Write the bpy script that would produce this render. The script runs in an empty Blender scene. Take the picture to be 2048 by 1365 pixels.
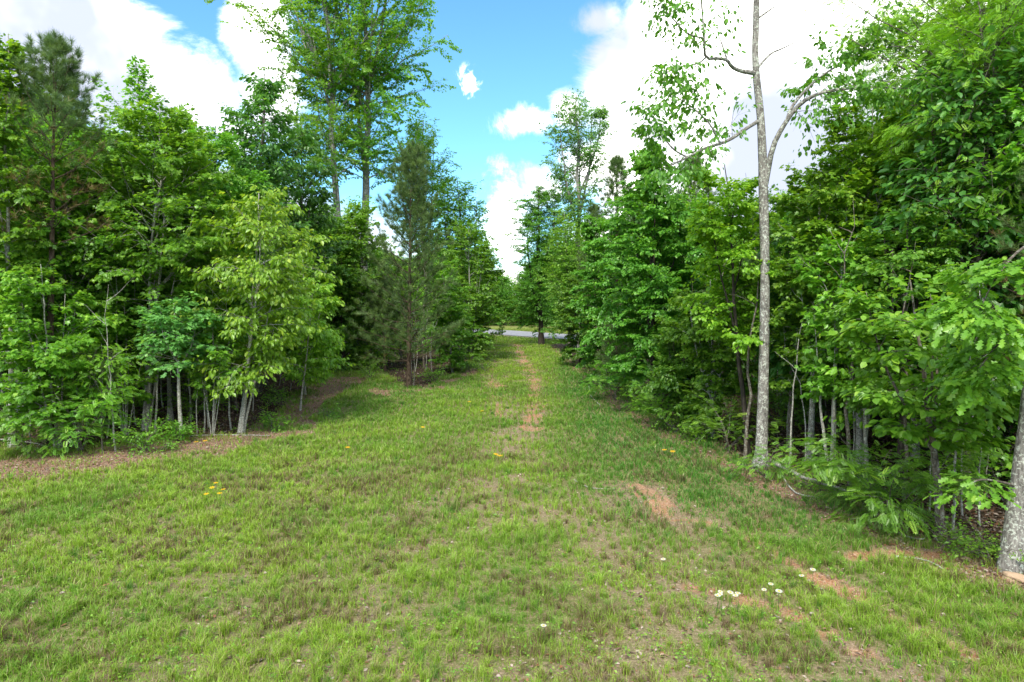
import bpy, math, random
import numpy as np
from mathutils import Vector
C = bpy.context.scene.collection
SC = bpy.context.scene
R = math.radians
rng = np.random.default_rng(7)
random.seed(7)

# ------------------------------------------------------------------ camera, sky, sun, exposure
CAM_H = 3.3
PITCH = math.atan(82.5 / 1365.33)
cam_d = bpy.data.cameras.new('camera'); cam = bpy.data.objects.new('camera', cam_d); C.objects.link(cam)
cam_d.lens = 24; cam_d.sensor_width = 36; cam_d.clip_end = 6000; cam_d.clip_start = 0.05
cam.location = (0, 0, CAM_H); cam.rotation_euler = (math.pi / 2 - PITCH, 0, 0)
SC.camera = cam
SC.view_settings.view_transform = 'Standard'; SC.view_settings.look = 'None'
SC.view_settings.gamma = 1; SC.view_settings.exposure = 1.48
SC.cycles.max_bounces = 6; SC.cycles.diffuse_bounces = 4; SC.cycles.transmission_bounces = 4
SC.cycles.glossy_bounces = 2; SC.cycles.caustics_reflective = False; SC.cycles.caustics_refractive = False
SC.cycles.sample_clamp_indirect = 4
SC.render.film_transparent = False

FPX = 1365.33
def ray(x, y):
    a = (x - 1024) / FPX; b = -(y - 682.5) / FPX
    cp, sp = math.cos(PITCH), math.sin(PITCH)
    return np.array([a, cp + b * sp, -sp + b * cp])
def pt(x, y, Y):
    d = ray(x, y); s = Y / d[1]
    return np.array([d[0] * s, Y, CAM_H + d[2] * s])
def gp(x, y):
    d = ray(x, y); s = -CAM_H / d[2]
    return np.array([d[0] * s, d[1] * s])

SUN_EL, SUN_AZ = 50, 196      # azimuth clockwise from +Y: behind the camera, a little left
world = bpy.data.worlds.new('World'); SC.world = world; world.use_nodes = True
nt = world.node_tree; nt.nodes.clear()
def NN(t, ty, **kw):
    n = t.nodes.new(ty)
    for k, v in kw.items(): setattr(n, k, v)
    return n
def mth(t, op, a, b=None, c=None, clamp=False):
    n = t.nodes.new('ShaderNodeMath'); n.operation = op; n.use_clamp = clamp
    for i, v in enumerate((a, b, c)):
        if v is None: continue
        if hasattr(v, 'links') or hasattr(v, 'is_linked'): t.links.new(v, n.inputs[i])
        else: n.inputs[i].default_value = v
    return n.outputs[0]
def mixc(t, f, a, b, mode='MIX'):
    n = t.nodes.new('ShaderNodeMix'); n.data_type = 'RGBA'; n.blend_type = mode
    for s, v in ((n.inputs[0], f), (n.inputs[6], a), (n.inputs[7], b)):
        if hasattr(v, 'is_linked'): t.links.new(v, s)
        elif isinstance(v, tuple): s.default_value = (*v, 1) if len(v) == 3 else v
        else: s.default_value = v
    return n.outputs[2]
def rampf(t, x, a, b, smooth=True):
    n = t.nodes.new('ShaderNodeMapRange'); n.interpolation_type = 'SMOOTHSTEP' if smooth else 'LINEAR'
    t.links.new(x, n.inputs[0]); n.inputs[1].default_value = a; n.inputs[2].default_value = b
    return n.outputs[0]
def noise(t, vec, scale, detail=4, rough=.5, dist=0.):
    n = t.nodes.new('ShaderNodeTexNoise'); n.inputs['Scale'].default_value = scale
    n.inputs['Detail'].default_value = detail; n.inputs['Roughness'].default_value = rough
    n.inputs['Distortion'].default_value = dist
    if vec is not None: t.links.new(vec, n.inputs['Vector'])
    return n.outputs['Fac']

sky = NN(nt, 'ShaderNodeTexSky', sky_type='NISHITA', sun_disc=False)
sky.sun_elevation = R(SUN_EL); sky.sun_rotation = R(SUN_AZ); sky.air_density = 1.0; sky.dust_density = .6; sky.ozone_density = 1.2
tc = NN(nt, 'ShaderNodeTexCoord'); gen = tc.outputs['Generated']
sx = NN(nt, 'ShaderNodeSeparateXYZ'); nt.links.new(gen, sx.inputs[0])
az = mth(nt, 'ARCTAN2', sx.outputs[0], sx.outputs[1]); el = mth(nt, 'ARCSINE', sx.outputs[2])
# clouds: soft ellipses of cloud in azimuth / elevation, broken up by noise
blobs = [(90, 90, 300, 130), (300, 190, 200, 110), (520, 50, 70, 90), (545, 190, 70, 110), (470, 270, 60, 60),
         (1400, 250, 230, 300), (1720, 120, 420, 340), (1192, 45, 60, 34), (1235, 170, 100, 120),
         (1062, 242, 56, 34), (1140, 215, 50, 50), (1012, 440, 70, 95), (1080, 385, 55, 60), (1190, 330, 85, 60),
         (980, 600, 200, 80), (380, 500, 500, 180), (1500, 520, 420, 180)]
fld = None
for (bx, by, rx, ry) in blobs:
    d = ray(bx, by); d = d / np.linalg.norm(d)
    a0 = math.atan2(d[0], d[1]); e0 = math.asin(d[2])
    c2 = 1 + ((bx - 1024) / FPX) ** 2
    ra = rx / FPX / c2; re = ry / FPX / math.sqrt(c2)
    u = mth(nt, 'MULTIPLY', mth(nt, 'SUBTRACT', az, a0), 1 / ra)
    v = mth(nt, 'MULTIPLY', mth(nt, 'SUBTRACT', el, e0), 1 / re)
    q = mth(nt, 'SQRT', mth(nt, 'ADD', mth(nt, 'MULTIPLY', u, u), mth(nt, 'MULTIPLY', v, v)))
    q = mth(nt, 'SUBTRACT', 1.0, q)
    q = mth(nt, 'MULTIPLY', q, max(min(rx, ry) / 100., .55))
    fld = q if fld is None else mth(nt, 'MAXIMUM', fld, q)
n1 = noise(nt, gen, 7.5, 12, .68, .5)
n2 = noise(nt, gen, 2.2, 6, .55)
away = mth(nt, 'MAXIMUM', rampf(nt, mth(nt, 'ABSOLUTE', az), .8, 1.1), rampf(nt, el, .62, .85))
gen_f = mth(nt, 'MULTIPLY', mth(nt, 'SUBTRACT', n2, .47), 5)
fld = mth(nt, 'MINIMUM', fld, .62)
base = mth(nt, 'ADD', mth(nt, 'MULTIPLY', fld, mth(nt, 'SUBTRACT', 1., away)), mth(nt, 'MULTIPLY', gen_f, away))
dens = mth(nt, 'ADD', base, mth(nt, 'MULTIPLY', mth(nt, 'SUBTRACT', n1, .5), 1.7))
mask = rampf(nt, dens, -.10, .44)
wd = ray(934, 164); wd = wd / np.linalg.norm(wd)
wq = mth(nt, 'SQRT', mth(nt, 'ADD', mth(nt, 'POWER', mth(nt, 'MULTIPLY', mth(nt, 'SUBTRACT', az, math.atan2(wd[0], wd[1])), 1 / .022), 2.), mth(nt, 'POWER', mth(nt, 'MULTIPLY', mth(nt, 'SUBTRACT', el, math.asin(wd[2])), 1 / .020), 2.)))
wisp = mth(nt, 'ADD', mth(nt, 'MULTIPLY', mth(nt, 'SUBTRACT', 1., wq), .5), mth(nt, 'MULTIPLY', mth(nt, 'SUBTRACT', noise(nt, gen, 46, 6, .65, .6), .5), 2.2))
mask = mth(nt, 'MAXIMUM', mask, mth(nt, 'MULTIPLY', mth(nt, 'MULTIPLY', rampf(nt, wisp, -.02, .5), rampf(nt, wq, 1.5, .6)), .85))
n3 = noise(nt, gen, 3.4, 5, .5)
shade = rampf(nt, n3, .43, .60)
ccol = mixc(nt, mth(nt, 'MULTIPLY', shade, .97), (1.45, 1.42, 1.36), (.27, .30, .38))
skyc = mixc(nt, 1.0, sky.outputs[0], (.64, 1.10, 1.30), 'MULTIPLY')
bg1 = NN(nt, 'ShaderNodeBackground'); nt.links.new(skyc, bg1.inputs[0]); bg1.inputs[1].default_value = 0.082
bg2 = NN(nt, 'ShaderNodeBackground'); nt.links.new(ccol, bg2.inputs[0]); bg2.inputs[1].default_value = 1.0
mxs = NN(nt, 'ShaderNodeMixShader'); nt.links.new(mask, mxs.inputs[0]); nt.links.new(bg1.outputs[0], mxs.inputs[1]); nt.links.new(bg2.outputs[0], mxs.inputs[2])
wo = NN(nt, 'ShaderNodeOutputWorld'); nt.links.new(mxs.outputs[0], wo.inputs[0])

sun_d = bpy.data.lights.new('sun', 'SUN'); sun = bpy.data.objects.new('sun', sun_d); C.objects.link(sun)
sun_d.energy = 2.2; sun_d.angle = R(14); sun_d.color = (1, .94, .80)
sd = Vector((math.sin(R(SUN_AZ)) * math.cos(R(SUN_EL)), math.cos(R(SUN_AZ)) * math.cos(R(SUN_EL)), math.sin(R(SUN_EL))))
sun.rotation_euler = sd.to_track_quat('Z', 'Y').to_euler()

# ------------------------------------------------------------------ materials
def newmat(name):
    m = bpy.data.materials.new(name); m.use_nodes = True; m.node_tree.nodes.clear()
    return m, m.node_tree
def finish(t, sh):
    o = t.nodes.new('ShaderNodeOutputMaterial'); t.links.new(sh, o.inputs[0])
def leaf_mat(name, ca, cb, cc=None, transl=.52, gloss=.03, rough=.42):
    """ca dark / old leaf, cb mid, cc young tip leaf; attribute 'tint' 0..1 chooses"""
    m, t = newmat(name)
    a = NN(t, 'ShaderNodeAttribute', attribute_name='tint')
    oi = NN(t, 'ShaderNodeObjectInfo')
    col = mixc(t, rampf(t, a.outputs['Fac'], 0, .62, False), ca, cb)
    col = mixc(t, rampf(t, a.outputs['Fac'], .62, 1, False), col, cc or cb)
    hs = NN(t, 'ShaderNodeHueSaturation')
    t.links.new(mth(t, 'ADD', .49, mth(t, 'MULTIPLY', oi.outputs['Random'], .02)), hs.inputs['Hue'])
    t.links.new(mth(t, 'ADD', .88, mth(t, 'MULTIPLY', oi.outputs['Random'], .26)), hs.inputs['Value'])
    t.links.new(col, hs.inputs['Color'])
    df = NN(t, 'ShaderNodeBsdfDiffuse'); t.links.new(hs.outputs[0], df.inputs[0])
    tr = NN(t, 'ShaderNodeBsdfTranslucent')
    t.links.new(mixc(t, 1.0, hs.outputs[0], (1.35, 1.25, .55), 'MULTIPLY'), tr.inputs[0])
    m1 = NN(t, 'ShaderNodeMixShader'); m1.inputs[0].default_value = transl
    t.links.new(df.outputs[0], m1.inputs[1]); t.links.new(tr.outputs[0], m1.inputs[2])
    gl = NN(t, 'ShaderNodeBsdfGlossy'); gl.inputs['Roughness'].default_value = rough; gl.inputs[0].default_value = (.9, 1, .9, 1)
    m2 = NN(t, 'ShaderNodeMixShader'); m2.inputs[0].default_value = gloss
    t.links.new(m1.outputs[0], m2.inputs[1]); t.links.new(gl.outputs[0], m2.inputs[2])
    finish(t, m2.outputs[0]); return m
def bark_mat(name, c1, c2, lich=None, lich_amt=.5, sc=1.):
    m, t = newmat(name)
    tc = NN(t, 'ShaderNodeTexCoord'); o = tc.outputs['Object']
    mp = NN(t, 'ShaderNodeMapping'); mp.inputs['Scale'].default_value = (1, 1, .22); t.links.new(o, mp.inputs[0])
    v = noise(t, mp.outputs[0], 38 * sc, 6, .65, .4)
    col = mixc(t, rampf(t, v, .36, .64), c1, c2)
    big = noise(t, o, 3.0, 4, .6)
    col = mixc(t, mth(t, 'MULTIPLY', rampf(t, big, .4, .7), .45), col, tuple(x * .55 for x in c1))
    if lich:
        l = noise(t, o, 9 * sc, 7, .7, .5)
        col = mixc(t, mth(t, 'MULTIPLY', rampf(t, l, 1 - lich_amt, 1 - lich_amt + .06), .85), col, lich)
        l2 = noise(t, o, 26 * sc, 4, .6, .3); col = mixc(t, mth(t, 'MULTIPLY', rampf(t, l2, .54, .60), .7), col, lich)
        l3 = noise(t, o, 5 * sc, 5, .6, .3); col = mixc(t, mth(t, 'MULTIPLY', rampf(t, l3, .56, .66), .6), col, tuple(x * .5 for x in c1))
    bs = NN(t, 'ShaderNodeBsdfPrincipled'); bs.inputs['Roughness'].default_value = .9
    bs.inputs['Specular IOR Level'].default_value = .15
    t.links.new(col, bs.inputs['Base Color'])
    bp = NN(t, 'ShaderNodeBump'); bp.inputs['Strength'].default_value = .7; bp.inputs['Distance'].default_value = .02
    t.links.new(v, bp.inputs['Height']); t.links.new(bp.outputs[0], bs.inputs['Normal'])
    finish(t, bs.outputs[0]); return m
def attr_mat(name, transl=.3, gloss=.03):
    m, t = newmat(name)
    a = NN(t, 'ShaderNodeAttribute', attribute_name='col')
    df = NN(t, 'ShaderNodeBsdfDiffuse'); t.links.new(a.outputs['Color'], df.inputs[0])
    tr = NN(t, 'ShaderNodeBsdfTranslucent'); t.links.new(mixc(t, 1., a.outputs['Color'], (1.25, 1.2, .6), 'MULTIPLY'), tr.inputs[0])
    m1 = NN(t, 'ShaderNodeMixShader'); m1.inputs[0].default_value = transl
    t.links.new(df.outputs[0], m1.inputs[1]); t.links.new(tr.outputs[0], m1.inputs[2])
    gl = NN(t, 'ShaderNodeBsdfGlossy'); gl.inputs['Roughness'].default_value = .45
    m2 = NN(t, 'ShaderNodeMixShader'); m2.inputs[0].default_value = gloss
    t.links.new(m1.outputs[0], m2.inputs[1]); t.links.new(gl.outputs[0], m2.inputs[2])
    finish(t, m2.outputs[0]); return m
def plain_mat(name, c, rough=.8, c2=None, sc=20):
    m, t = newmat(name)
    bs = NN(t, 'ShaderNodeBsdfPrincipled'); bs.inputs['Roughness'].default_value = rough; bs.inputs['Specular IOR Level'].default_value = .2
    tc = NN(t, 'ShaderNodeTexCoord')
    t.links.new(mixc(t, noise(t, tc.outputs['Object'], sc, 5, .6), c, c2 or tuple(x * .7 for x in c)), bs.inputs['Base Color'])
    finish(t, bs.outputs[0]); return m

LM = {
 'maple':    leaf_mat('maple_leaf', (0.083, 0.222, 0.017), (0.154, 0.362, 0.028), (0.308, 0.523, 0.059)),
 'tulip':    leaf_mat('tulip_tree_leaf', (0.104, 0.256, 0.023), (0.186, 0.395, 0.039), (0.318, 0.523, 0.079)),
 'sour':     leaf_mat('yellow_green_leaf', (0.122, 0.279, 0.019), (0.234, 0.456, 0.035), (0.424, 0.579, 0.072), gloss=.03),
 'elm':      leaf_mat('elm_leaf', (0.066, 0.194, 0.019), (0.125, 0.311, 0.028), (0.254, 0.468, 0.056)),
 'dark':     leaf_mat('dark_glossy_leaf', (0.048, 0.156, 0.026), (0.084, 0.245, 0.039), (0.170, 0.367, 0.056), gloss=.04),
 'blue':     leaf_mat('pale_leaf', (0.096, 0.245, 0.056), (0.170, 0.378, 0.099), (0.254, 0.489, 0.118)),
 'locust':   leaf_mat('locust_leaf', (0.128, 0.289, 0.016), (0.228, 0.434, 0.026), (0.360, 0.545, 0.045)),
 'oak':      leaf_mat('oak_leaf', (0.055, 0.166, 0.017), (0.104, 0.267, 0.026), (0.212, 0.422, 0.039)),
 'pine':     leaf_mat('pine_needles', (0.048, 0.099, 0.032), (0.091, 0.164, 0.046), (0.171, 0.254, 0.058), transl=.25),
 'brown':    leaf_mat('brown_needles', (.090, .070, .024), (.15, .10, .04), (.22, .15, .06), transl=.25),
}
BM = {
 'grey':  bark_mat('grey_lichen_bark', (.11, .10, .092), (.27, .255, .235), (.48, .51, .45), .43),
 'pale':  bark_mat('pale_sapling_bark', (.17, .16, .135), (.38, .37, .33), (.56, .58, .52), .44, 1.6),
 'dark':  bark_mat('dark_bark', (.025, .021, .017), (.075, .062, .050)),
 'mid':   bark_mat('brown_grey_bark', (.06, .050, .040), (.17, .145, .115), (.25, .27, .23), .33),
 'pine':  bark_mat('pine_bark', (.035, .024, .017), (.11, .08, .058)),
}
M_GRASS = attr_mat('grass_blades'); M_LITTER = attr_mat('dead_leaves', .15, .04)
M_FLOWER = attr_mat('petals', .3, .02)

# ------------------------------------------------------------------ numeric helpers
def hash2(ix, iy, s):
    n = (ix.astype(np.int64) * 374761393 + iy.astype(np.int64) * 668265263 + s * 974634777) & 0xffffffff
    n = ((n ^ (n >> 13)) * 1274126177) & 0xffffffff
    return ((n ^ (n >> 16)) & 0xffffff) / float(0xffffff)
def vnoise(x, y, s=0):
    ix = np.floor(x); iy = np.floor(y); fx = x - ix; fy = y - iy
    fx = fx * fx * (3 - 2 * fx); fy = fy * fy * (3 - 2 * fy)
    a = hash2(ix, iy, s); b = hash2(ix + 1, iy, s); c = hash2(ix, iy + 1, s); d = hash2(ix + 1, iy + 1, s)
    return (a * (1 - fx) + b * fx) * (1 - fy) + (c * (1 - fx) + d * fx) * fy
def fbm(x, y, f, o=4, s=0, g=.5):
    v = 0; amp = 1; tot = 0
    for k in range(o):
        v = v + amp * vnoise(x * f + 17.3 * k, y * f - 9.1 * k, s + k); tot += amp; amp *= g; f *= 2.03
    return v / tot
def gz(x, y):
    x = np.asarray(x, float); y = np.asarray(y, float)
    return (fbm(x, y, .35, 3, 5) - .5) * .12 + (fbm(x, y, 2.2, 2, 9) - .5) * .03
def sst(x, a, b):
    t = np.clip((x - a) / (b - a), 0, 1); return t * t * (3 - 2 * t)
def pdist(x, y, pts):
    d = np.full(x.shape, 1e9)
    for (x0, y0), (x1, y1) in zip(pts[:-1], pts[1:]):
        dx, dy = x1 - x0, y1 - y0; L = dx * dx + dy * dy + 1e-9
        t = np.clip(((x - x0) * dx + (y - y0) * dy) / L, 0, 1)
        d = np.minimum(d, np.hypot(x - x0 - t * dx, y - y0 - t * dy))
    return d
def inpoly(x, y, P):
    c = np.zeros(x.shape, bool); n = len(P)
    for i in range(n):
        x0, y0 = P[i]; x1, y1 = P[(i + 1) % n]
        if y0 == y1: continue
        k = ((y0 > y) != (y1 > y)) & (x < (x1 - x0) * (y - y0) / (y1 - y0) + x0); c ^= k
    return c
def unit(v):
    return v / (np.linalg.norm(v, axis=-1, keepdims=True) + 1e-9)

def mesh_np(name, V, polys, mat, attrs=None, smooth=False, counts=None):
    """polys: (loops flat, counts)"""
    loops, cnt = polys
    me = bpy.data.meshes.new(name)
    me.vertices.add(len(V)); me.vertices.foreach_set('co', np.ascontiguousarray(V, np.float32).ravel())
    me.loops.add(len(loops)); me.loops.foreach_set('vertex_index', np.ascontiguousarray(loops, np.int32))
    me.polygons.add(len(cnt))
    st = np.zeros(len(cnt), np.int32); st[1:] = np.cumsum(cnt)[:-1]
    me.polygons.foreach_set('loop_start', st); me.polygons.foreach_set('loop_total', np.ascontiguousarray(cnt, np.int32))
    me.polygons.foreach_set('use_smooth', np.full(len(cnt), smooth))
    for k, (ty, arr) in (attrs or {}).items():
        a = me.attributes.new(k, ty, 'POINT')
        if ty == 'FLOAT': a.data.foreach_set('value', np.ascontiguousarray(arr, np.float32))
        else:
            c4 = np.ones((len(V), 4), np.float32); c4[:, :3] = arr; a.data.foreach_set('color', c4.ravel())
    me.materials.append(mat); me.update(calc_edges=True); return me
def link(name, me, parent=None, loc=None):
    o = bpy.data.objects.new(name, me); C.objects.link(o)
    if parent: o.parent = parent
    if loc is not None: o.location = loc
    return o
def tag(o, label=None, cat=None, group=None, kind=None):
    if label: o['label'] = label
    if cat: o['category'] = cat
    if group: o['group'] = group
    if kind: o['kind'] = kind
    return o
def thing(name, loc, label, cat, group=None):
    o = bpy.data.objects.new(name, None); C.objects.link(o); o.empty_display_size = .2; o.location = loc
    return tag(o, label, cat, group)

def tubes(pts, rad, k=5, rough=0., cap=True):
    """pts (N,P,3), rad (N,P) -> V, loops, counts"""
    N, P, _ = pts.shape
    tan = unit(np.gradient(pts, axis=1))
    mt = unit(pts[:, -1] - pts[:, 0])
    ref = np.where(np.abs(mt[:, 2:3]) > .75, np.array([[1., 0, 0]]), np.array([[0, 0, 1.]]))[:, None, :]
    u = unit(np.cross(tan, ref)); v = np.cross(tan, u)
    a = np.arange(k) / k * 2 * np.pi
    rr = rad[..., None]
    if rough: rr = rr * (1 + rough * (rng.random((N, P, k)) - .5))
    else: rr = np.repeat(rr, k, 2)
    V = pts[:, :, None, :] + rr[..., None] * (np.cos(a)[None, None, :, None] * u[:, :, None, :] + np.sin(a)[None, None, :, None] * v[:, :, None, :])
    V = V.reshape(-1, 3)
    n = np.arange(N)[:, None, None] * P * k; p = np.arange(P - 1)[None, :, None] * k; i = np.arange(k)[None, None, :]; j = (i + 1) % k
    q = np.stack([n + p + i, n + p + j, n + p + k + j, n + p + k + i], -1).reshape(-1, 4)
    loops = q.ravel(); cnt = np.full(len(q), 4)
    if cap:
        cp = (np.arange(N)[:, None] * P * k + (P - 1) * k + np.arange(k)[None, :])
        loops = np.concatenate([loops, cp.ravel()]); cnt = np.concatenate([cnt, np.full(N, k)])
    return V, loops, cnt
def join(parts):
    Vs, Ls, Cs = [], [], []; o = 0
    for V, l, c in parts:
        Vs.append(V); Ls.append(l + o); Cs.append(c); o += len(V)
    return np.concatenate(Vs), (np.concatenate(Ls), np.concatenate(Cs))

# ------------------------------------------------------------------ leaf templates: verts in (side, along, normal), unit length
def T_ovate(w=.27):
    V = [(0, 0, 0), (-w, .32, .05), (-w * .82, .68, .03), (0, 1, -.10), (w * .82, .68, .03), (w, .32, .05), (0, .5, -.02)]
    return np.array(V, float), [[0, 6, 2, 1], [6, 3, 2], [0, 5, 4, 6], [6, 4, 3]]
def T_diamond(w=.3):
    return np.array([(0, 0, 0), (-w, .48, .06), (0, 1, -.06), (w, .48, .06)], float), [[0, 3, 2, 1]]
def T_maple():
    V = [(0, 0, 0), (-.42, .12, .04), (-.30, .34, .02), (-.50, .62, 0), (-.20, .62, .02), (0, 1, -.10),
         (.20, .62, .02), (.50, .62, 0), (.30, .34, .02), (.42, .12, .04), (0, .45, -.02)]
    return np.array(V, float), [[0, 10, 2, 1], [10, 4, 3, 2], [10, 5, 4], [0, 9, 8, 10], [10, 8, 7, 6], [10, 6, 5]]
def T_oak():
    V = [(0, 0, 0), (-.20, .22, .02), (-.08, .34, 0), (-.30, .52, .03), (-.12, .62, 0), (-.24, .84, .02), (0, 1, -.08),
         (.24, .84, .02), (.12, .62, 0), (.30, .52, .03), (.08, .34, 0), (.20, .22, .02)]
    return np.array(V, float), [[0, 2, 1], [0, 10, 2], [0, 11, 10], [2, 4, 3], [2, 10, 8, 4], [10, 9, 8], [4, 6, 5], [4, 8, 6], [8, 7, 6]]
def T_pinnate(n=5, w=.065, l=.26):
    V, F = [], []
    def lf(x, y, dx, dy, L, W):
        o = len(V); px, py = -dy, dx
        V.extend([(x, y, 0), (x + dx * L * .5 + px * W, y + dy * L * .5 + py * W, .01), (x + dx * L, y + dy * L, -.03), (x + dx * L * .5 - px * W, y + dy * L * .5 - py * W, .01)])
        F.append([o, o + 3, o + 2, o + 1])
    for i in range(n):
        y = .12 + .76 * i / (n - 1 or 1); L = l * (1 - .35 * abs(i / (n - 1) - .4))
        for s in (-1, 1): lf(0, y, s * .88, .47, L, w)
    lf(0, .86, 0, 1, l * .8, w)
    return np.array([(x, y, z - .18 * y * y) for x, y, z in V], float), F
def T_tuft(n=22, seed=1):
    r = np.random.default_rng(seed); V, F = [], []
    for i in range(n):
        a = r.random() * 6.283; e = r.uniform(.1, 1.15); y0 = r.uniform(0, .35)
        d = np.array([math.cos(a) * math.sin(e), math.cos(e), math.sin(a) * math.sin(e)])
        s = np.cross(d, r.normal(size=3)); s = s / np.linalg.norm(s) * .017
        b = np.array([0, y0, 0]); o = len(V)
        V += [b - s, b + s, b + d * r.uniform(.7, 1.05)]; F.append([o, o + 1, o + 2])
    return np.array(V), F
TPL = {'ovate': T_ovate(), 'broad': T_ovate(.36), 'narrow': T_ovate(.2), 'diamond': T_diamond(), 'maple': T_maple(), 'oak': T_oak(),
       'pinnate': T_pinnate(7, .046, .22), 'frond': T_pinnate(8, .042, .24), 'tuft': T_tuft(), 'tuft_thin': T_tuft(12, 5)}

def leaves_mesh(name, pos, dirv, nrm, size, tint, tpl, mat):
    T, F = TPL[tpl]; K = len(T); N = len(pos)
    d = unit(dirv); s = unit(np.cross(d, nrm)); n = np.cross(s, d)
    V = pos[:, None, :] + size[:, None, None] * (T[None, :, 0:1] * s[:, None, :] + T[None, :, 1:2] * d[:, None, :] + T[None, :, 2:3] * n[:, None, :])
    fl = np.concatenate([np.array(f) for f in F]); fc = np.array([len(f) for f in F])
    loops = (np.arange(N)[:, None] * K + fl[None, :]).ravel(); cnt = np.tile(fc, N)
    return mesh_np(name, V.reshape(-1, 3), (loops, cnt), mat, {'tint': ('FLOAT', np.repeat(tint, K))})

# ------------------------------------------------------------------ tree kinds
KIND = {
 # lo/hi limb pitch (deg), arch = loss of pitch toward the tip, tw = twig length share, droop of leaf, lai, leaf size, template, material
 'maple':  dict(lo=18, hi=66, arch=30, tw=.46, droop=.40, lai=5.6, leaf=.092, tpl='maple', mat='maple', vj=.17, bark='pale'),
 'tulip':  dict(lo=35, hi=72, arch=14, tw=.42, droop=.40, lai=4.4, leaf=.108, tpl='maple', mat='tulip', vj=.16, bark='mid'),
 'sour':   dict(lo=22, hi=64, arch=48, tw=.46, droop=.90, lai=4.6, leaf=.122, tpl='ovate', mat='sour', vj=.14, bark='pale'),
 'elm':    dict(lo=14, hi=64, arch=36, tw=.48, droop=.50, lai=5.8, leaf=.078, tpl='broad', mat='elm', vj=.17, bark='dark'),
 'hick':   dict(lo=28, hi=68, arch=28, tw=.44, droop=.70, lai=4.8, leaf=.150, tpl='ovate', mat='dark', vj=.15, bark='mid'),
 'dogwood':dict(lo=4, hi=50, arch=14, tw=.46, droop=.40, lai=4.4, leaf=.115, tpl='broad', mat='maple', vj=.045, bark='mid'),
 'blue':   dict(lo=8, hi=55, arch=20, tw=.46, droop=.35, lai=4.6, leaf=.105, tpl='maple', mat='blue', vj=.07, bark='pale'),
 'locust': dict(lo=25, hi=66, arch=30, tw=.46, droop=.35, lai=5.0, leaf=.160, tpl='pinnate', mat='locust', vj=.13, bark='mid'),
 'oak':    dict(lo=18, hi=64, arch=22, tw=.46, droop=.35, lai=5.4, leaf=.13, tpl='oak', mat='oak', vj=.12, bark='dark'),
}
KIND['poplar'] = dict(KIND['tulip'], lo=26, hi=72, arch=2, tw=.46, vj=.22, leaf=.115, tdroop=.4, droop=.5)
def grow_limbs(start, azim, pitch, length, arch, P=7, wob=.10, r=None):
    r = r or rng
    N = len(start); seg = (length / (P - 1))[:, None]
    pts = np.zeros((N, P, 3)); pts[:, 0] = start; p = pitch.copy(); a = azim.copy()
    for i in range(1, P):
        d = np.stack([np.sin(a) * np.cos(p), np.cos(a) * np.cos(p), np.sin(p)], -1)
        pts[:, i] = pts[:, i - 1] + d * seg
        p = p - arch / (P - 1) + r.normal(0, wob, N); a = a + r.normal(0, wob * 1.3, N)
    return pts
def lerp_poly(pts, idx, t):
    P = pts.shape[1]; f = np.clip(t, 0, .9999) * (P - 1); i = f.astype(int); w = (f - i)[:, None]
    return pts[idx, i] * (1 - w) + pts[idx, i + 1] * w, unit(pts[idx, i + 1] - pts[idx, i])
def sprays(limbs, lrad, k, r, M=9, t0=.18, twl=None):
    """twigs alternate along each limb, in the limb's own near-horizontal plane"""
    N = len(limbs); L = np.linalg.norm(np.diff(limbs, axis=1), axis=2).sum(1)
    idx = np.repeat(np.arange(N), M); t = np.tile(np.linspace(t0, 1, M), N) + r.normal(0, .02, N * M); t = np.clip(t, .05, 1)
    p0, d0 = lerp_poly(limbs, idx, t)
    side = np.tile(np.where(np.arange(M) % 2 == 0, 1., -1.), N); side[np.arange(N) * M + M - 1] *= .1
    hz = unit(np.cross(d0, np.array([0, 0, 1.])))
    ang = np.radians(r.uniform(32, 68, N * M))
    d = unit(d0 * np.cos(ang)[:, None] + hz * (side * np.sin(ang))[:, None] + np.array([0, 0, 1.]) * r.normal(0, k['vj'] * 3, N * M)[:, None])
    ln = L[idx] * k['tw'] * (1.08 - .72 * t) * r.uniform(.6, 1.25, N * M) + .10
    if twl: ln = np.minimum(ln, twl)
    P = 4; pts = np.zeros((N * M, P, 3)); pts[:, 0] = p0
    for i in range(1, P):
        pts[:, i] = pts[:, i - 1] + d * (ln / (P - 1))[:, None]
        d = unit(d + np.array([0, 0, -.10]) * k.get('tdroop', 1.) + r.normal(0, .10, d.shape))
    rad = np.outer(np.clip(ln * .006, .0022, .012), np.array([1, .8, .55, .3]))
    return pts, rad, idx, t
def place_leaves(tw, n, k, r, zfrac=None, tipy=1.):
    ln = np.linalg.norm(np.diff(tw, axis=1), axis=2).sum(1)
    wgt = ln * np.repeat(r.uniform(.35, 1.3, (len(tw) + 3) // 4), 4)[:len(tw)] * r.uniform(.3, 1.4, len(tw))
    idx = r.choice(len(tw), n, p=wgt / wgt.sum()); t = r.random(n) ** .8
    p, d = lerp_poly(tw, idx, t)
    hz = unit(np.cross(d, np.array([0, 0, 1.])))
    sd = r.choice([-1., 1.], n); lf = k['leaf']
    off = hz * (sd * r.random(n) ** .7 * lf * 1.5)[:, None] + r.normal(0, lf * .32, (n, 3)) * np.array([1, 1, .75])
    dv = unit(d * r.uniform(.3, 1.0, n)[:, None] + hz * (sd * r.uniform(.2, 1.0, n))[:, None] + np.array([0, 0, -1.]) * (k['droop'] * r.uniform(.2, 1.5, n))[:, None])
    nr = unit(np.array([0, 0, 1.]) + r.normal(0, .42, (n, 3)))
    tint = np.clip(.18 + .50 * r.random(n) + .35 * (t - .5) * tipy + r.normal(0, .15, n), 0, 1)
    return p + off, dv, nr, lf * np.clip(r.normal(.92, .24, n), .35, 1.5), tint, idx

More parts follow.
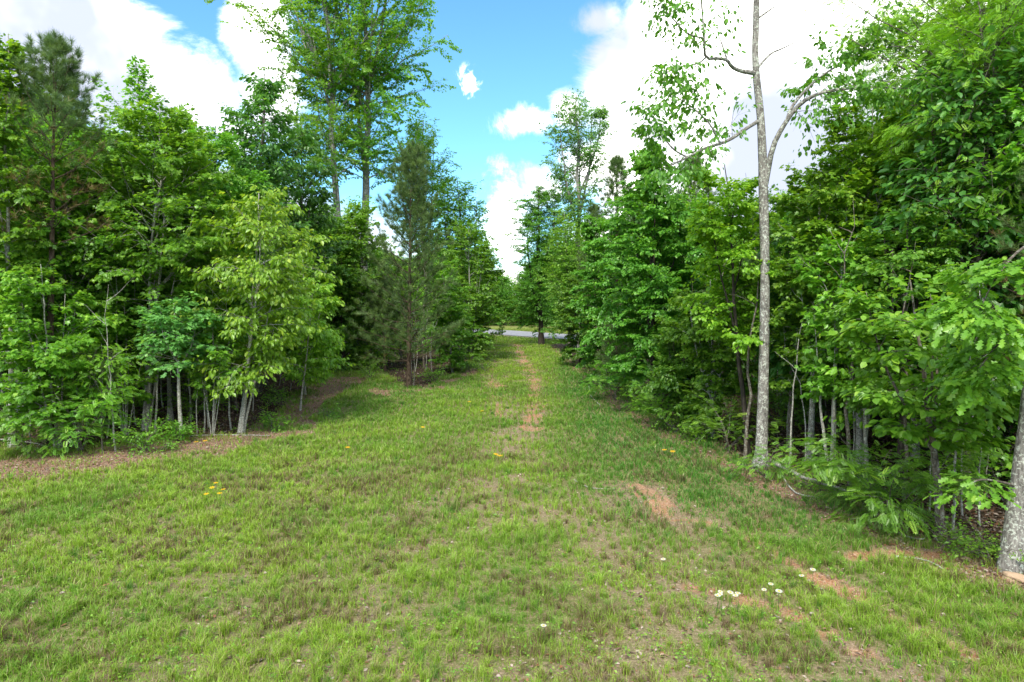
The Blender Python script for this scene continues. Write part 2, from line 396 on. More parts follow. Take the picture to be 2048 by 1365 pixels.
def profile(shape, t):
    if shape == 'round': return np.sqrt(np.clip(1 - np.abs(2 * t - .85) ** 2.6 / 1.55, .04, 1))
    if shape == 'cone': return np.clip(1.02 - t, .05, 1) ** .8
    if shape == 'oval': return np.clip(np.sin(np.pi * np.clip(t * .76 + .18, 0, 1)), .1, 1) ** .75
    if shape == 'vase': return np.clip(.35 + .9 * t - .95 * t ** 4, .1, 1)
    if shape == 'pine': return np.clip(1.06 - t, .05, 1) ** .55 * np.clip(.72 + t * 2, 0, 1)
    if shape == 'column': return np.clip(1 - t ** 4, .12, 1) * .95
    return np.ones_like(t)

def trunk_path(H, lean, r, P=14, bow=.03):
    t = np.linspace(0, 1, P); w = np.cumsum(r.normal(0, bow, (P, 2)), 0) * H / P * 3; w[0] = 0
    x = lean[0] * t + w[:, 0] * t; y = lean[1] * t + w[:, 1] * t
    return np.stack([x, y, H * t], -1)

def build_tree(kind, H, cb, Rc, shape='round', lean=(0, 0), tr=None, stems=1, seed=1, limbs=None, lod=1., far=False, wide=1., n_limb=None,
               bark=None, leafmul=1., spread=.5, leaders=None, mat=None, limb_len=(.7, 1.15)):
    """returns list of (part name, mesh); origin at the base. H height, cb crown base height, Rc crown radius"""
    k = dict(KIND[kind]); r = np.random.default_rng(seed * 7919 + 13)
    tr = tr or (.010 * H + .02)
    out = []; paths = []
    for s in range(stems):
        if s == 0: ln = np.array(lean, float)
        else:
            a = 6.283 * s / (stems - 1) + r.random(); ln = np.array(lean) + spread * Rc * np.array([math.cos(a), math.sin(a)]) * r.uniform(.6, 1.2)
        Hs = H * (1 if s == 0 else r.uniform(.62, .95))
        p = trunk_path(Hs, ln, r); 
        if s: p[:, :2] += ln / (np.linalg.norm(ln) + 1e-6) * tr * 1.3
        rs = tr * (1 if s == 0 else r.uniform(.5, .85))
        t = np.linspace(0, 1, len(p)); rad = rs * (1 - .86 * t ** .9) ; rad[0] *= 1.55; rad[1] *= 1.08
        paths.append((p, rad, Hs))
        p2 = p.copy(); p2[0, 2] -= .12
        V, l, c = tubes(p2[None], rad[None], 10 if tr > .05 else 7, .07)
        out.append(('trunk', mesh_np('trunk', V, (l, c), BM[bark or k['bark']], smooth=True)))
    ch = H - cb
    if leaders is None: leaders = 0 if stems > 1 else (2 + seed % 3 if shape in ('round', 'oval', 'vase') else 1)
    base_p, base_rad, _ = paths[0]
    for q in range(leaders):
        f0 = r.uniform(.02, .5) if shape != 'column' else r.uniform(.2, .5); z0 = cb * .9 + f0 * ch * .8; ztop = cb + ch * r.uniform(.70, .97)
        if ztop - z0 < .25 * ch: ztop = min(H * .97, z0 + .35 * ch)
        a = 2.4 * q + r.uniform(-.5, .5) + seed; rr_ = Rc * r.uniform(.32, .62) * (.5 if shape == 'column' else 1)
        s0 = np.array([np.interp(z0, base_p[:, 2], base_p[:, c_]) for c_ in range(3)]); e0 = np.array([np.interp(ztop, base_p[:, 2], base_p[:, c_]) for c_ in range(3)])
        e0 = e0 + np.array([math.cos(a), math.sin(a), 0]) * rr_
        t = np.linspace(0, 1, 12)[:, None]; bul = np.array([math.cos(a), math.sin(a), 0]) * rr_ * .25
        p = s0 * (1 - t) + e0 * t + bul * np.sin(np.pi * t) + np.cumsum(r.normal(0, .012, (12, 3)) * np.array([1, 1, 0]), 0) * H / 9; p[0] = s0
        r0 = np.interp(z0, base_p[:, 2], base_rad) * .66; rad = r0 * (1 - .85 * t[:, 0])
        V, l, c = tubes(p[None], rad[None], 7, .07); out.append(('limb', mesh_np('limb', V, (l, c), BM[bark or k['bark']], smooth=True)))
        paths.append((p, rad, p[-1, 2]))
    NP = len(paths)
    n = n_limb or int(np.clip(ch / .115, 20, 84)); n = int(n * (1 + .16 * (NP - 1)))
    tt = (np.arange(n) + r.random(n)) / n; tt = tt ** .9
    az_ = np.arange(n) * 2.39996 + r.normal(0, .45, n)
    pit = np.radians(k['lo'] + (k['hi'] - k['lo']) * tt ** 1.3 + r.normal(0, 9, n)); arch = math.radians(k['arch'])
    z = cb + tt * ch * .97
    sector = .78 + .44 * vnoise(np.cos(az_) * 1.5 + 5, np.sin(az_) * 1.5 + z * .9, seed)
    env = Rc * profile(shape, tt) * sector * r.uniform(limb_len[0], limb_len[1], n)
    st = np.zeros((n, 3)); L = np.zeros(n)
    for i in range(n):
        ok = [q for q in range(NP) if paths[q][0][0, 2] < z[i] - .1 and paths[q][2] > z[i] - .35] or [0]
        p, rad, Hs = paths[ok[r.integers(0, len(ok))]]
        ax = np.array([np.interp(z[i], base_p[:, 2], base_p[:, 0]), np.interp(z[i], base_p[:, 2], base_p[:, 1])])
        s0 = np.array([np.interp(z[i], p[:, 2], p[:, c_]) for c_ in range(3)]); q2 = s0[:2] - ax
        dd = np.array([math.sin(az_[i]), math.cos(az_[i])])
        if q2 @ dd < 0 and r.random() < .5: az_[i] += math.pi; dd = -dd
        b_ = q2 @ dd; disc = env[i] ** 2 - q2 @ q2 + b_ * b_
        h_ = -b_ + math.sqrt(disc) if disc > 0 else 0.
        h_ = min(max(h_, .22 * env[i] + .1), 1.25 * env[i]); L[i] = h_ / max(math.cos(pit[i] - arch * .5), .45)
        rise = L[i] * math.sin(max(pit[i] - arch * .5, 0)) * .75; zz = min(max(cb * .8, s0[2] - rise), Hs)
        zz = max(zz, p[0, 2]); st[i] = [np.interp(zz, p[:, 2], p[:, c_]) for c_ in range(3)]
    lim = grow_limbs(st, az_, pit, L, arch, 7, .11, r)
    if wide != 1.: lim[:, :, 0] = st[:, None, 0] + (lim[:, :, 0] - st[:, None, 0]) * wide
    lrad = np.outer(np.clip(L * .009, .004, None), np.array([1, .85, .7, .55, .42, .3, .18]))
    M = int(np.clip(7 + Rc * 2, 7, 13))
    tw, twr, ti, tpar = sprays(lim, lrad, k, r, M)
    parts = [tubes(lim, lrad, 5)]
    parts.append(tubes(tw, twr, 3))
    V, pl = join(parts); out.append(('branch', mesh_np('branch', V, pl, BM[bark or k['bark']], smooth=True)))
    lf = k['leaf'] * lod; k['leaf'] = lf
    area = 2 * Rc * ch * .75
    fill = .30 if k['tpl'] != 'pinnate' else .26
    nl = int(np.clip(k['lai'] * leafmul * 1.0 * area / (lf * lf * fill), 300, 70000))
    tpl = k['tpl'] if not far else 'diamond'
    if far: nl = int(nl * 1.1)
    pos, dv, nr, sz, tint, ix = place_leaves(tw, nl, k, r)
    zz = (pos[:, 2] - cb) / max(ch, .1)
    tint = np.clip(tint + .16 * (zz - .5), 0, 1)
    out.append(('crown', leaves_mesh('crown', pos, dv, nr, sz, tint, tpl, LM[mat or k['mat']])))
    return out

def build_pine(H, cb, Rc, seed=1, lean=(0, 0), tr=None, dead=0., shape='cone', dens=1., tuft=.19):
    r = np.random.default_rng(seed * 31 + 5); tr = tr or .011 * H + .02
    p = trunk_path(H, lean, r, 14, .008); t = np.linspace(0, 1, 14); rad = tr * (1 - .88 * t); rad[0] *= 1.4
    p2 = p.copy(); p2[0, 2] -= .1
    V, l, c = tubes(p2[None], rad[None], 10, .07)
    out = [('trunk', mesh_np('trunk', V, (l, c), BM['pine'], smooth=True))]
    nw = int((H - cb) / .36); st, az_, pit, L, tts = [], [], [], [], []
    for w in range(nw):
        tt = (w + .3) / nw; z = cb + tt * (H - cb); a0 = r.random() * 6.28
        for j in range(5):
            f = min(z / H * 13, 12.99); q = int(f)
            st.append(p[q] * (1 - f + q) + p[q + 1] * (f - q)); az_.append(a0 + j * 1.2566 + r.normal(0, .2))
            pit.append(math.radians(12 + 42 * tt + r.normal(0, 6))); tts.append(tt)
            L.append(Rc * float(profile(shape, np.array(tt))) * r.uniform(.7, 1.1) + .15)
    st, az_, pit, L, tts = map(np.array, (st, az_, pit, L, tts))
    lim = grow_limbs(st, az_, pit, L, -.45, 7, .06, r)
    lrad = np.outer(np.clip(L * .011, .005, None), np.array([1, .85, .7, .55, .42, .3, .2]))
    k = dict(tw=.34, vj=.12, tdroop=-1.6)
    tw, twr, ti, tp = sprays(lim, lrad, k, r, 9, .35, .5)
    V, pl = join([tubes(lim, lrad, 5), tubes(tw, twr, 3)]); out.append(('branch', mesh_np('branch', V, pl, BM['pine'], smooth=True)))
    # needle tufts crowd on the outer twigs
    n = int(len(tw) * 4.2 * dens); idx = r.integers(0, len(tw), n); t = r.random(n) ** .6
    live = tts[ti[idx]] + r.normal(0, .07, n) > dead
    keep = live | (r.random(n) < .35); idx, t, live = idx[keep], t[keep], live[keep]; n = len(idx)
    pos, d = lerp_poly(tw, idx, t)
    d = unit(d + np.array([0, 0, .35]) + r.normal(0, .25, d.shape)); nr = r.normal(size=(n, 3))
    tint = np.clip(.3 + .5 * r.random(n) + .2 * t - .1, 0, 1); sz = tuft * r.uniform(.75, 1.15, n)
    a = live
    out.append(('crown', leaves_mesh('crown', pos[a], d[a], nr[a], sz[a], tint[a], 'tuft', LM['pine'])))
    if (~a).sum() > 20: out.append(('dead_foliage', leaves_mesh('dead_foliage', pos[~a], d[~a], nr[~a], sz[~a] * .85, tint[~a], 'tuft_thin', LM['brown'])))
    return out

def put(parts, name, x, y, label, cat='tree', group=None, rz=0, s=1., scz=None):
    root = thing(name, (x, y, float(gz(x, y))), label, cat, group)
    root.rotation_euler = (0, 0, rz); root.scale = (s, s, scz or s)
    for pn, me in parts: link(pn, me, root)
    return root
def copy_thing(root, x, y, label=None, group=None, rz=0, s=1., sz=None):
    c = root.copy(); C.objects.link(c); c.location = (x, y, float(gz(x, y))); c.rotation_euler = (0, 0, rz); c.scale = (s, s, sz or s)
    for ch in root.children:
        d = ch.copy(); C.objects.link(d); d.parent = c
    if label: c['label'] = label
    if group: c['group'] = group
    return c

def T(kind, bx, by, topx, topy, hw, cby, label, name=None, cat='tree', seed=None, depth=None, group=None, pine=None, **kw):
    """tree whose trunk stands on the ground under photo point (bx, by); top at (topx, topy); crown half-width hw px; lowest leaves at cby"""
    if depth is None: x, y = gp(bx, by)
    else: y = depth; x = pt(bx, 600, y)[0]
    tp = pt(topx, topy, y); H = tp[2]; lean = (tp[0] - x, kw.pop('leany', 0.)); cb = max(.25, pt(bx, cby, y)[2]); Rc = hw / FPX * y
    seed = seed or int(bx * 3 + by * 7)
    nm = name or {'maple': 'maple_tree', 'tulip': 'tulip_tree', 'sour': 'sourwood_tree', 'elm': 'elm_tree', 'hick': 'hickory_tree', 'dogwood': 'dogwood_tree',
          'blue': 'sapling', 'locust': 'locust_tree', 'oak': 'oak_tree', 'pine': 'pine_tree', 'poplar': 'poplar_tree'}[kind]
    if kind == 'pine': parts = build_pine(H, cb, Rc, seed, lean, **kw)
    else:
        if y > 38: kw.setdefault('far', True); kw.setdefault('lod', max(1., y / 34.))
        parts = build_tree(kind, H, cb, Rc, lean=lean, seed=seed, **kw)
    return put(parts, nm, x, y, label, cat, group)

# ------------------------------------------------------------------ where things lie on the ground
def line(px): return [tuple(gp(x, y)) for x, y in px]
LEFT_EDGE = line([(-700, 900), (-100, 900), (0, 895), (130, 905), (235, 890), (380, 872), (480, 868), (560, 835), (605, 790), (640, 745), (740, 735),
                  (800, 775), (850, 778), (900, 750), (935, 720), (962, 692), (970, 672)])
RIGHT_EDGE = line([(1093, 690), (1140, 722), (1195, 772), (1300, 832), (1400, 882), (1480, 922), (1560, 950), (1700, 1015), (1780, 1065), (1900, 1100), (2010, 1155), (2300, 1310)])
LEFT_WOOD = LEFT_EDGE + [(-3.5, 70), (-30, 96), (-200, 190), (-200, 8)]
RIGHT_WOOD = RIGHT_EDGE + [(14, 2), (200, -10), (200, 46), (40, 46), (15, 50), (6, 54)]
ROAD = [(-200, 215), (-80, 131), (-30, 92), (-2.7, 69.6), (2.5, 61.6), (7, 56.5), (15, 52.5), (40, 50), (100, 55), (240, 75)]
RUTS_A = line([(1036, 690), (1036, 700), (1048, 720), (1062, 745), (1072, 772), (1066, 800), (1076, 815), (1064, 835), (1060, 858)])
RUTS_B = line([(992, 690), (990, 715), (984, 745), (980, 775), (996, 812), (1001, 835)])
RUTS_C = line([(1285, 985), (1345, 1030), (1480, 1065), (1610, 1135), (1690, 1180), (1780, 1230), (1920, 1290), (2048, 1350), (2300, 1480)])
RUTS_D = line([(1400, 1165), (1500, 1200), (1600, 1240), (1700, 1285), (1800, 1345), (1900, 1420)])
STRIP_R = line([(1110, 700), (1165, 745), (1235, 805), (1330, 872), (1450, 930), (1560, 985), (1700, 1050), (1850, 1110), (2048, 1185)])
STRIP_L = line([(-400, 945), (0, 945), (200, 925), (330, 902), (480, 888), (590, 862), (650, 800), (700, 760), (770, 790), (880, 775), (945, 745), (985, 712)])
def fields(x, y):
    dist = np.hypot(x, y)
    brk = fbm(x, y, 1.1, 3, 21); fine = fbm(x, y, 5.0, 2, 33)
    ra = (1 - sst(pdist(x, y, RUTS_A) + (brk - .5) * .5 + (fine - .5) * .25, .10, .42))
    rb = (1 - sst(pdist(x, y, RUTS_B) + (brk - .5) * .7 + (fine - .5) * .25, .02, .30)) * .8
    rc = (1 - sst(pdist(x, y, RUTS_C) + (brk - .5) * .7 + (fine - .5) * .2, .04, .28)) * sst(fbm(x, y, .9, 2, 77), .22, .46)
    rd = (1 - sst(pdist(x, y, RUTS_D) + (brk - .5) * .7 + (fine - .5) * .2, .03, .24)) * sst(fbm(x, y, .9, 2, 78), .24, .46)
    p1 = gp(985, 772); pa = (1 - sst(np.hypot((x - p1[0]) / .9, (y - p1[1]) / 2.2) + (brk - .5) * 1.3 + (fine - .5) * .5, .20, .75)) * .75
    p2 = gp(1275, 975); pb = (1 - sst(np.hypot((x - p2[0]) / .36, (y - p2[1]) / .9) + (brk - .5) * 1.2 + (fine - .5) * .6, .0, .55)) * .7
    p3 = gp(1830, 1110); pc = 1 - sst(np.hypot((x - p3[0]) / 1.3, (y - p3[1]) / .35) + (brk - .5) * .8, .4, .9)
    brk2 = fbm(x, y, 3.1, 3, 23); rut = np.clip(np.maximum.reduce([ra * (.72 + .28 * sst(brk, .30, .48)), rb * (.2 + .8 * sst(brk, .34, .50)), rc, rd, pa, pb, pc]), 0, 1) * (.35 + .65 * sst(brk2 + (fine - .5) * .5, .30, .50))
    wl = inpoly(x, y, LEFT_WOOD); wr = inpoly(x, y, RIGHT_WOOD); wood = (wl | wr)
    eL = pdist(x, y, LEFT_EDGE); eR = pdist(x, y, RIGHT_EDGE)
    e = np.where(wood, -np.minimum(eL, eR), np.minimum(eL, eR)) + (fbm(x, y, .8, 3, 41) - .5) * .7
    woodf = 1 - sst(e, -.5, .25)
    sl = pdist(x, y, STRIP_L); wL = np.where(x < -6, .85, np.where(y > 18, .10, .30))
    litter = np.maximum((1 - sst(sl + (brk - .5) * 1.5 + (fine - .5) * .5, wL * .4, wL * 2.)) * sst(-x, -.3, 1.2), (1 - sst(pdist(x, y, STRIP_R) + (brk - .5) * .6, .08, .45)) * .75)
    # thin patches in the sward
    pt_ = fbm(x, y, .55, 4, 61); pm = fbm(x, y, 1.7, 3, 66)
    mid = np.exp(-((x - .8) / 3.6) ** 2) * (1 - sst(dist, 9, 16))
    thin = sst(pt_ + mid * .13 + (pm - .5) * .60, .47, .68) * (.5 + .45 * mid)
    track = np.exp(-((pdist(x, y, line([(1030, 690), (1030, 780), (1030, 900), (1060, 1000)])) / .9) ** 2)) * sst(dist, 8, 14)
    cover = 1.0 - .52 * thin - .36 * track * sst(pm, .36, .58)
    soft = 1 - sst(np.minimum.reduce([pdist(x, y, RUTS_A), pdist(x, y, RUTS_B), pdist(x, y, RUTS_C) + .1, pdist(x, y, RUTS_D) + .1]) + (brk - .5) * .6, .1, .75)
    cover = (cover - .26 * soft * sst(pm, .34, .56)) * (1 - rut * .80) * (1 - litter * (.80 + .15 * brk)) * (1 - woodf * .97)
    return np.clip(cover, 0, 1), rut, litter, woodf, brk, fine
# ---- ground sheet
def axis(lo, hi, fine, far, n):
    a = np.arange(lo, hi + fine / 2, fine); g = (far / fine) ** (1 / n) if n else 1
    st = fine * np.cumprod(np.full(n, 1.19)); up = hi + np.cumsum(st); dn = lo - np.cumsum(st)
    return np.concatenate([dn[::-1], a, up])
gx = axis(-16, 14, .085, 0, 44); gy = axis(3, 34, .095, 0, 44)
X, Y = np.meshgrid(gx, gy); X = X.ravel(); Y = Y.ravel()
cov, rut, lit, wod, brk, fine = fields(X, Y)
far_f = sst(np.hypot(X, Y), 60, 90)
Z = gz(X, Y) * (1 - far_f) - rut * .035 * (1 - far_f) + cov * .01 * (1 - far_f)
nx, ny = len(gx), len(gy)
i = (np.arange(ny - 1)[:, None] * nx + np.arange(nx - 1)[None, :]).ravel()
q = np.stack([i, i + 1, i + nx + 1, i + nx], -1)
# verge beyond the road: yellowish grass
rd = pdist(X, Y, ROAD); verge = (1 - sst(rd, 8, 16)) * sst(Y, 55, 66)
m, t = newmat('ground')
a = NN(t, 'ShaderNodeAttribute', attribute_name='col'); sp = NN(t, 'ShaderNodeSeparateColor'); t.links.new(a.outputs['Color'], sp.inputs[0])
b = NN(t, 'ShaderNodeAttribute', attribute_name='col2'); sp2 = NN(t, 'ShaderNodeSeparateColor'); t.links.new(b.outputs['Color'], sp2.inputs[0])
o = NN(t, 'ShaderNodeTexCoord').outputs['Object']
nA = noise(t, o, 2.6, 8, .62); nB = noise(t, o, 34, 6, .7); nC = noise(t, o, 9, 6, .65)
earth = mixc(t, rampf(t, nA, .38, .62), (.27, .165, .10), (.33, .16, .085))
earth = mixc(t, mth(t, 'MULTIPLY', rampf(t, nB, .46, .64), .75), earth, (.46, .33, .235)); earth = mixc(t, rampf(t, noise(t, o, 60, 4, .7), .56, .64), earth, (.10, .065, .04))
litc = mixc(t, rampf(t, nB, .38, .60), (.10, .068, .05), (.33, .21, .155))
litc = mixc(t, rampf(t, nC, .45, .7), litc, (.26, .15, .10))
grs = mixc(t, rampf(t, nC, .4, .62), (.085, .125, .024), (.15, .135, .06))
grs = mixc(t, mth(t, 'MULTIPLY', rampf(t, nB, .48, .62), .8), grs, (.27, .20, .135))
wdc = mixc(t, rampf(t, nB, .38, .66), (.022, .016, .012), (.075, .052, .038))  # dark woods litter, deepened further: canopy shade put into the floor colour
thin = mixc(t, rampf(t, nA, .35, .65), (.22, .16, .105), (.17, .145, .08))
thin = mixc(t, rampf(t, nB, .45, .62), thin, (.33, .24, .18)); thin = mixc(t, rampf(t, noise(t, o, 60, 4, .7), .56, .66), thin, (.10, .075, .05))
c = mixc(t, rampf(t, mth(t, 'ADD', sp.outputs[0], mth(t, 'MULTIPLY', mth(t, 'SUBTRACT', nC, .5), .7)), .25, .85), thin, grs)
c = mixc(t, rampf(t, mth(t, 'ADD', sp.outputs[2], mth(t, 'MULTIPLY', mth(t, 'SUBTRACT', nC, .5), .7)), .3, .75), c, litc)
c = mixc(t, rampf(t, mth(t, 'ADD', sp.outputs[1], mth(t, 'MULTIPLY', mth(t, 'SUBTRACT', nC, .5), .8)), .3, .7), c, earth)
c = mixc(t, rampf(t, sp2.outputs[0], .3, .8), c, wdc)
c = mixc(t, sp2.outputs[1], c, mixc(t, nC, (.12, .18, .03), (.22, .22, .07)))
bs = NN(t, 'ShaderNodeBsdfPrincipled'); bs.inputs['Roughness'].default_value = .95; bs.inputs['Specular IOR Level'].default_value = .1
t.links.new(c, bs.inputs['Base Color'])
bp = NN(t, 'ShaderNodeBump'); bp.inputs['Strength'].default_value = .8; bp.inputs['Distance'].default_value = .03
t.links.new(nB, bp.inputs['Height']); t.links.new(bp.outputs[0], bs.inputs['Normal']); finish(t, bs.outputs[0])
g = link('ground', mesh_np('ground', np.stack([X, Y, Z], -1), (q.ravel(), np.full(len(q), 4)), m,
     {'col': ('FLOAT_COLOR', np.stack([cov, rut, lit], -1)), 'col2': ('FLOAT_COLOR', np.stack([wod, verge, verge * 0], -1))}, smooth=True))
tag(g, kind='structure')
# ---- road
rp = np.array(ROAD); RS = []
for s in range(len(rp) - 1):
    for f in np.linspace(0, 1, 12, endpoint=False): RS.append(rp[s] * (1 - f) + rp[s + 1] * f)
RS = np.array(RS)
for _ in range(6): RS[1:-1] = (RS[:-2] + RS[1:-1] * 2 + RS[2:]) / 4
tn = unit(np.gradient(RS, axis=0)); nn_ = np.stack([tn[:, 1], -tn[:, 0]], -1)
m, t = newmat('asphalt'); o = NN(t, 'ShaderNodeTexCoord').outputs['Object']
bs = NN(t, 'ShaderNodeBsdfPrincipled'); bs.inputs['Roughness'].default_value = .8
t.links.new(mixc(t, noise(t, o, 3, 8, .7), (.16, .16, .175), (.24, .24, .26)), bs.inputs['Base Color']); finish(t, bs.outputs[0])
def strip(w0, w1, zt):
    L = []
    for p, n_ in zip(RS, nn_): L += [(*(p + n_ * w0), zt), (*(p + n_ * w1), zt)]
    k = np.arange(len(RS) - 1) * 2; qq = np.stack([k, k + 1, k + 3, k + 2], -1)[:, ::-1]
    return np.array(L), (qq.ravel(), np.full(len(qq), 4))
V, pl = strip(-2.7, 2.7, .14); rd_o = link('road', mesh_np('road', V, pl, m)); tag(rd_o, kind='structure')
V, pl = strip(-3.4, 3.4, .10); m2 = plain_mat('gravel_shoulder', (.22, .19, .13), c2=(.16, .17, .07), sc=6)
tag(link('road_shoulder', mesh_np('road_shoulder', V, pl, m2)), kind='structure')

# ------------------------------------------------------------------ trees named in the photograph, left of the path
GL = 'trees at the left edge of the woods'; GR = 'trees at the right edge of the woods'
def P(bx, by, tx, ty, hw, cby, label, **kw): return T('pine', bx, by, tx, ty, hw, cby, label, **kw)
P(97, 890, 108, 100, 118, 500, 'tall dark pine with brown dead lower branches at the far left', shape='column', dead=.42, dens=1.25, tr=.10, seed=3)
P(120, 800, 128, 150, 95, 520, 'second pine trunk close behind the tall far-left pine', shape='column', dead=.45, seed=14)
P(818, 776, 820, 318, 116, 728, 'conical dark pine standing alone at the left bend of the path', dens=1.2, seed=5, shape='pine', tr=.10, tuft=.21)
P(770, 745, 762, 560, 60, 700, 'low bushy young pine at the foot of the conical pine', seed=8, dens=1.2)
T('maple', 118, 903, 70, 530, 105, 850, 'bright broad-leaved maple sapling on several pale stems at the left edge', stems=4, seed=11, tr=.035, spread=.4, group=GL)
T('maple', 289, 862, 320, 215, 150, 640, 'tall green maple on a clump of whitish lichened stems, left side', stems=5, seed=12, tr=.058, shape='round', spread=.22, leafmul=1.25)
T('tulip', 262, 800, 275, 122, 60, 420, 'slender light green tulip tree poking above the left canopy', seed=13, shape='column', tr=.07, leafmul=.55)
T('tulip', 345, 800, 352, 205, 60, 480, 'second slender tulip tree just right of the tallest slender one', seed=25, shape='column', tr=.06, leafmul=.7)
T('hick', 515, 790, 522, 145, 92, 520, 'dark green hickory with large drooping leaves, left of the tall twin poplars', seed=15, shape='oval', tr=.10)
T('hick', 600, 770, 588, 250, 75, 560, 'shorter dark hickory leaning against the tall poplars', seed=16, shape='round', tr=.08)
T('sour', 479, 866, 546, 385, 122, 765, 'yellow-green tree with long drooping leaves on four pale forked stems', stems=4, seed=17, tr=.055, spread=.28, shape='round', leafmul=1.0)
T('sour', 600, 822, 628, 560, 68, 765, 'low yellow-green sapling reaching over the grass right of the forked stems', seed=18, tr=.03, shape='round', cat='sapling', name='sapling')
T('blue', 363, 880, 340, 598, 74, 740, 'small pale blue-green maple sapling on one straight trunk', seed=19, tr=.055, shape='round', cat='sapling')
T('locust', 205, 905, 195, 690, 55, 830, 'thin sapling with feathery leaves beside the far-left clump', seed=20, tr=.02, cat='sapling', name='sapling', leafmul=.7)
T('poplar', 690, 745, 650, -150, 172, 330, 'left trunk of the two tall open-crowned poplars', seed=21, depth=37, shape='round', tr=.27, bark='grey', leafmul=.50, n_limb=44, limb_len=(.45, 1.15), name='poplar_tree', leaders=3, far=False, lod=1.)
T('poplar', 718, 745, 762, -170, 168, 350, 'right trunk of the two tall open-crowned poplars', seed=22, depth=39, shape='round', tr=.31, bark='grey', leafmul=.50, n_limb=44, limb_len=(.45, 1.15), name='poplar_tree', leaders=3, far=False, lod=1.)
T('tulip', 850, 700, 848, 238, 62, 560, 'pale hazy green tree right behind the twin poplars', seed=23, depth=45, shape='round', tr=.14, leafmul=1.3)
T('oak', 924, 690, 928, 362, 62, 640, 'dark trunked tree with layered boughs reaching over the path from the left', seed=24, depth=42, shape='round', leaders=5, tr=.14, name='oak_tree', lod=1.3)
T('maple', 945, 722, 925, 452, 62, 712, 'bushy bright green maple where the path narrows on the left', seed=26, shape='round', tr=.06)
T('maple', 905, 745, 890, 520, 55, 735, 'low leafy maple at the left corner of the path', seed=27, shape='round', tr=.05)
T('elm', 690, 742, 665, 430, 75, 735, 'mid green elm filling the gap left of the conical pine', seed=28, shape='round', tr=.06)
T('maple', 655, 735, 650, 405, 66, 728, 'bright maple at the back of the grass bay, in front of the twin poplars', seed=35, shape='round', tr=.05, leafmul=1.2)
T('tulip', 735, 742, 730, 395, 58, 735, 'light tulip sapling between the twin poplars and the conical pine', seed=36, shape='round', tr=.05, leafmul=1.2)
T('maple', 610, 790, 610, 520, 62, 760, 'young maple bending over the little grass bay', seed=29, shape='round', tr=.04)
T('maple', 25, 895, 10, 60, 95, 620, 'light green tree cut by the left edge of the picture', seed=30, shape='column', tr=.07, leafmul=.8)
T('maple', 205, 850, 200, 330, 90, 760, 'shaded maple between the far-left pine and the pale stems', seed=31, shape='round', tr=.05)
T('elm', 420, 830, 425, 250, 100, 720, 'layered dark elm behind the small blue-green sapling', seed=32, shape='round', tr=.06)
# ------------------------------------------------------------------ right of the path
T('elm', 1083, 690, 1075, 372, 62, 655, 'round-headed tree at the right mouth of the path by the road', seed=41, shape='round', tr=.20, lod=1.3, leafmul=1.4, leaders=5)
T('tulip', 1140, 700, 1130, 425, 55, 640, 'light green bushy tree below the tall lone poplar', seed=42, depth=44, shape='round', tr=.1)
T('poplar', 1162, 720, 1160, 192, 80, 470, 'tall lone poplar with thin crown and bare trunk beyond the path', seed=43, depth=46, shape='vase', tr=.26, bark='grey', leafmul=.75, n_limb=50, name='poplar_tree', mat='blue', leaders=4)
T('elm', 1308, 828, 1300, 292, 118, 770, 'large layered dark green elm at the right woods edge', seed=44, shape='oval', tr=.09, leafmul=1.3)
T('elm', 1215, 775, 1222, 420, 72, 755, 'dense elm behind the large layered one, nearer the road', seed=45, shape='oval', tr=.07, leafmul=1.2)
T('elm', 1160, 735, 1165, 520, 52, 728, 'low dense elm where the right woods meet the far path', seed=46, shape='oval', tr=.06, leafmul=1.2)
P(1232, 760, 1238, 325, 48, 560, 'dark pine top showing behind the right-hand elms', seed=47, shape='column')
P(1195, 740, 1188, 420, 48, 600, 'smaller dark pine left of the pine top on the right', seed=48)
P(1240, 790, 1225, 610, 42, 775, 'fuzzy young pine low among the right edge shrubs', seed=49, dens=1.2)
P(1400, 800, 1385, 330, 42, 500, 'thin pine leader rising between elm and locust', seed=50, shape='column')
T('elm', 1497, 915, 1440, 335, 95, 700, 'yellow-green small-leaved tree left of the grey forked trunk', seed=51, shape='round', tr=.06, mat='locust')
T('maple', 1425, 878, 1420, 560, 92, 845, 'low bright maple with layered drooping sprays in front of the locust', seed=52, shape='oval', tr=.05)
T('elm', 1365, 865, 1370, 600, 70, 842, 'small dark elm between the big elm and the bright low maple', seed=53, shape='oval', tr=.045)
T('maple', 1620, 930, 1640, 330, 98, 800, 'green tree just right of the grey forked trunk', seed=54, shape='round', tr=.07)
T('maple', 1720, 930, 1700, 215, 110, 640, 'tall yellow-green tree under the arching limb', seed=55, shape='round', tr=.07, leafmul=1.1, mat='locust')
T('locust', 2105, 1000, 1960, -160, 300, 540, 'huge feathery bright green locust filling the top right corner', seed=56, depth=12.5, shape='round', tr=.16, leafmul=2.3, n_limb=100, bark='mid')
T('locust', 1980, 960, 1890, 150, 150, 600, 'feathery locust behind the top right giant', seed=57, depth=16, shape='round', tr=.1, leafmul=1.1)
T('elm', 1960, 1000, 1985, 330, 130, 860, 'dark shaded elm behind the right edge trunk', seed=58, depth=13.5, shape='round', tr=.09)
T('maple', 1665, 962, 1665, 480, 68, 800, 'slim maple on a cluster of pale grey stems right of the forked trunk', stems=4, seed=59, tr=.055, spread=.35, leafmul=.75)
T('sour', 1735, 970, 1715, 560, 75, 850, 'leaning slim sapling with red tipped leaves beside the grey stem cluster', stems=2, seed=60, tr=.04, leafmul=.45, cat='sapling', name='sapling')
T('dogwood', 1884, 1082, 1830, 560, 135, 900, 'dogwood with broad bright leaves in flat tiers near the right edge', seed=61, shape='round', tr=.065, leafmul=1.0, name='dogwood_tree')
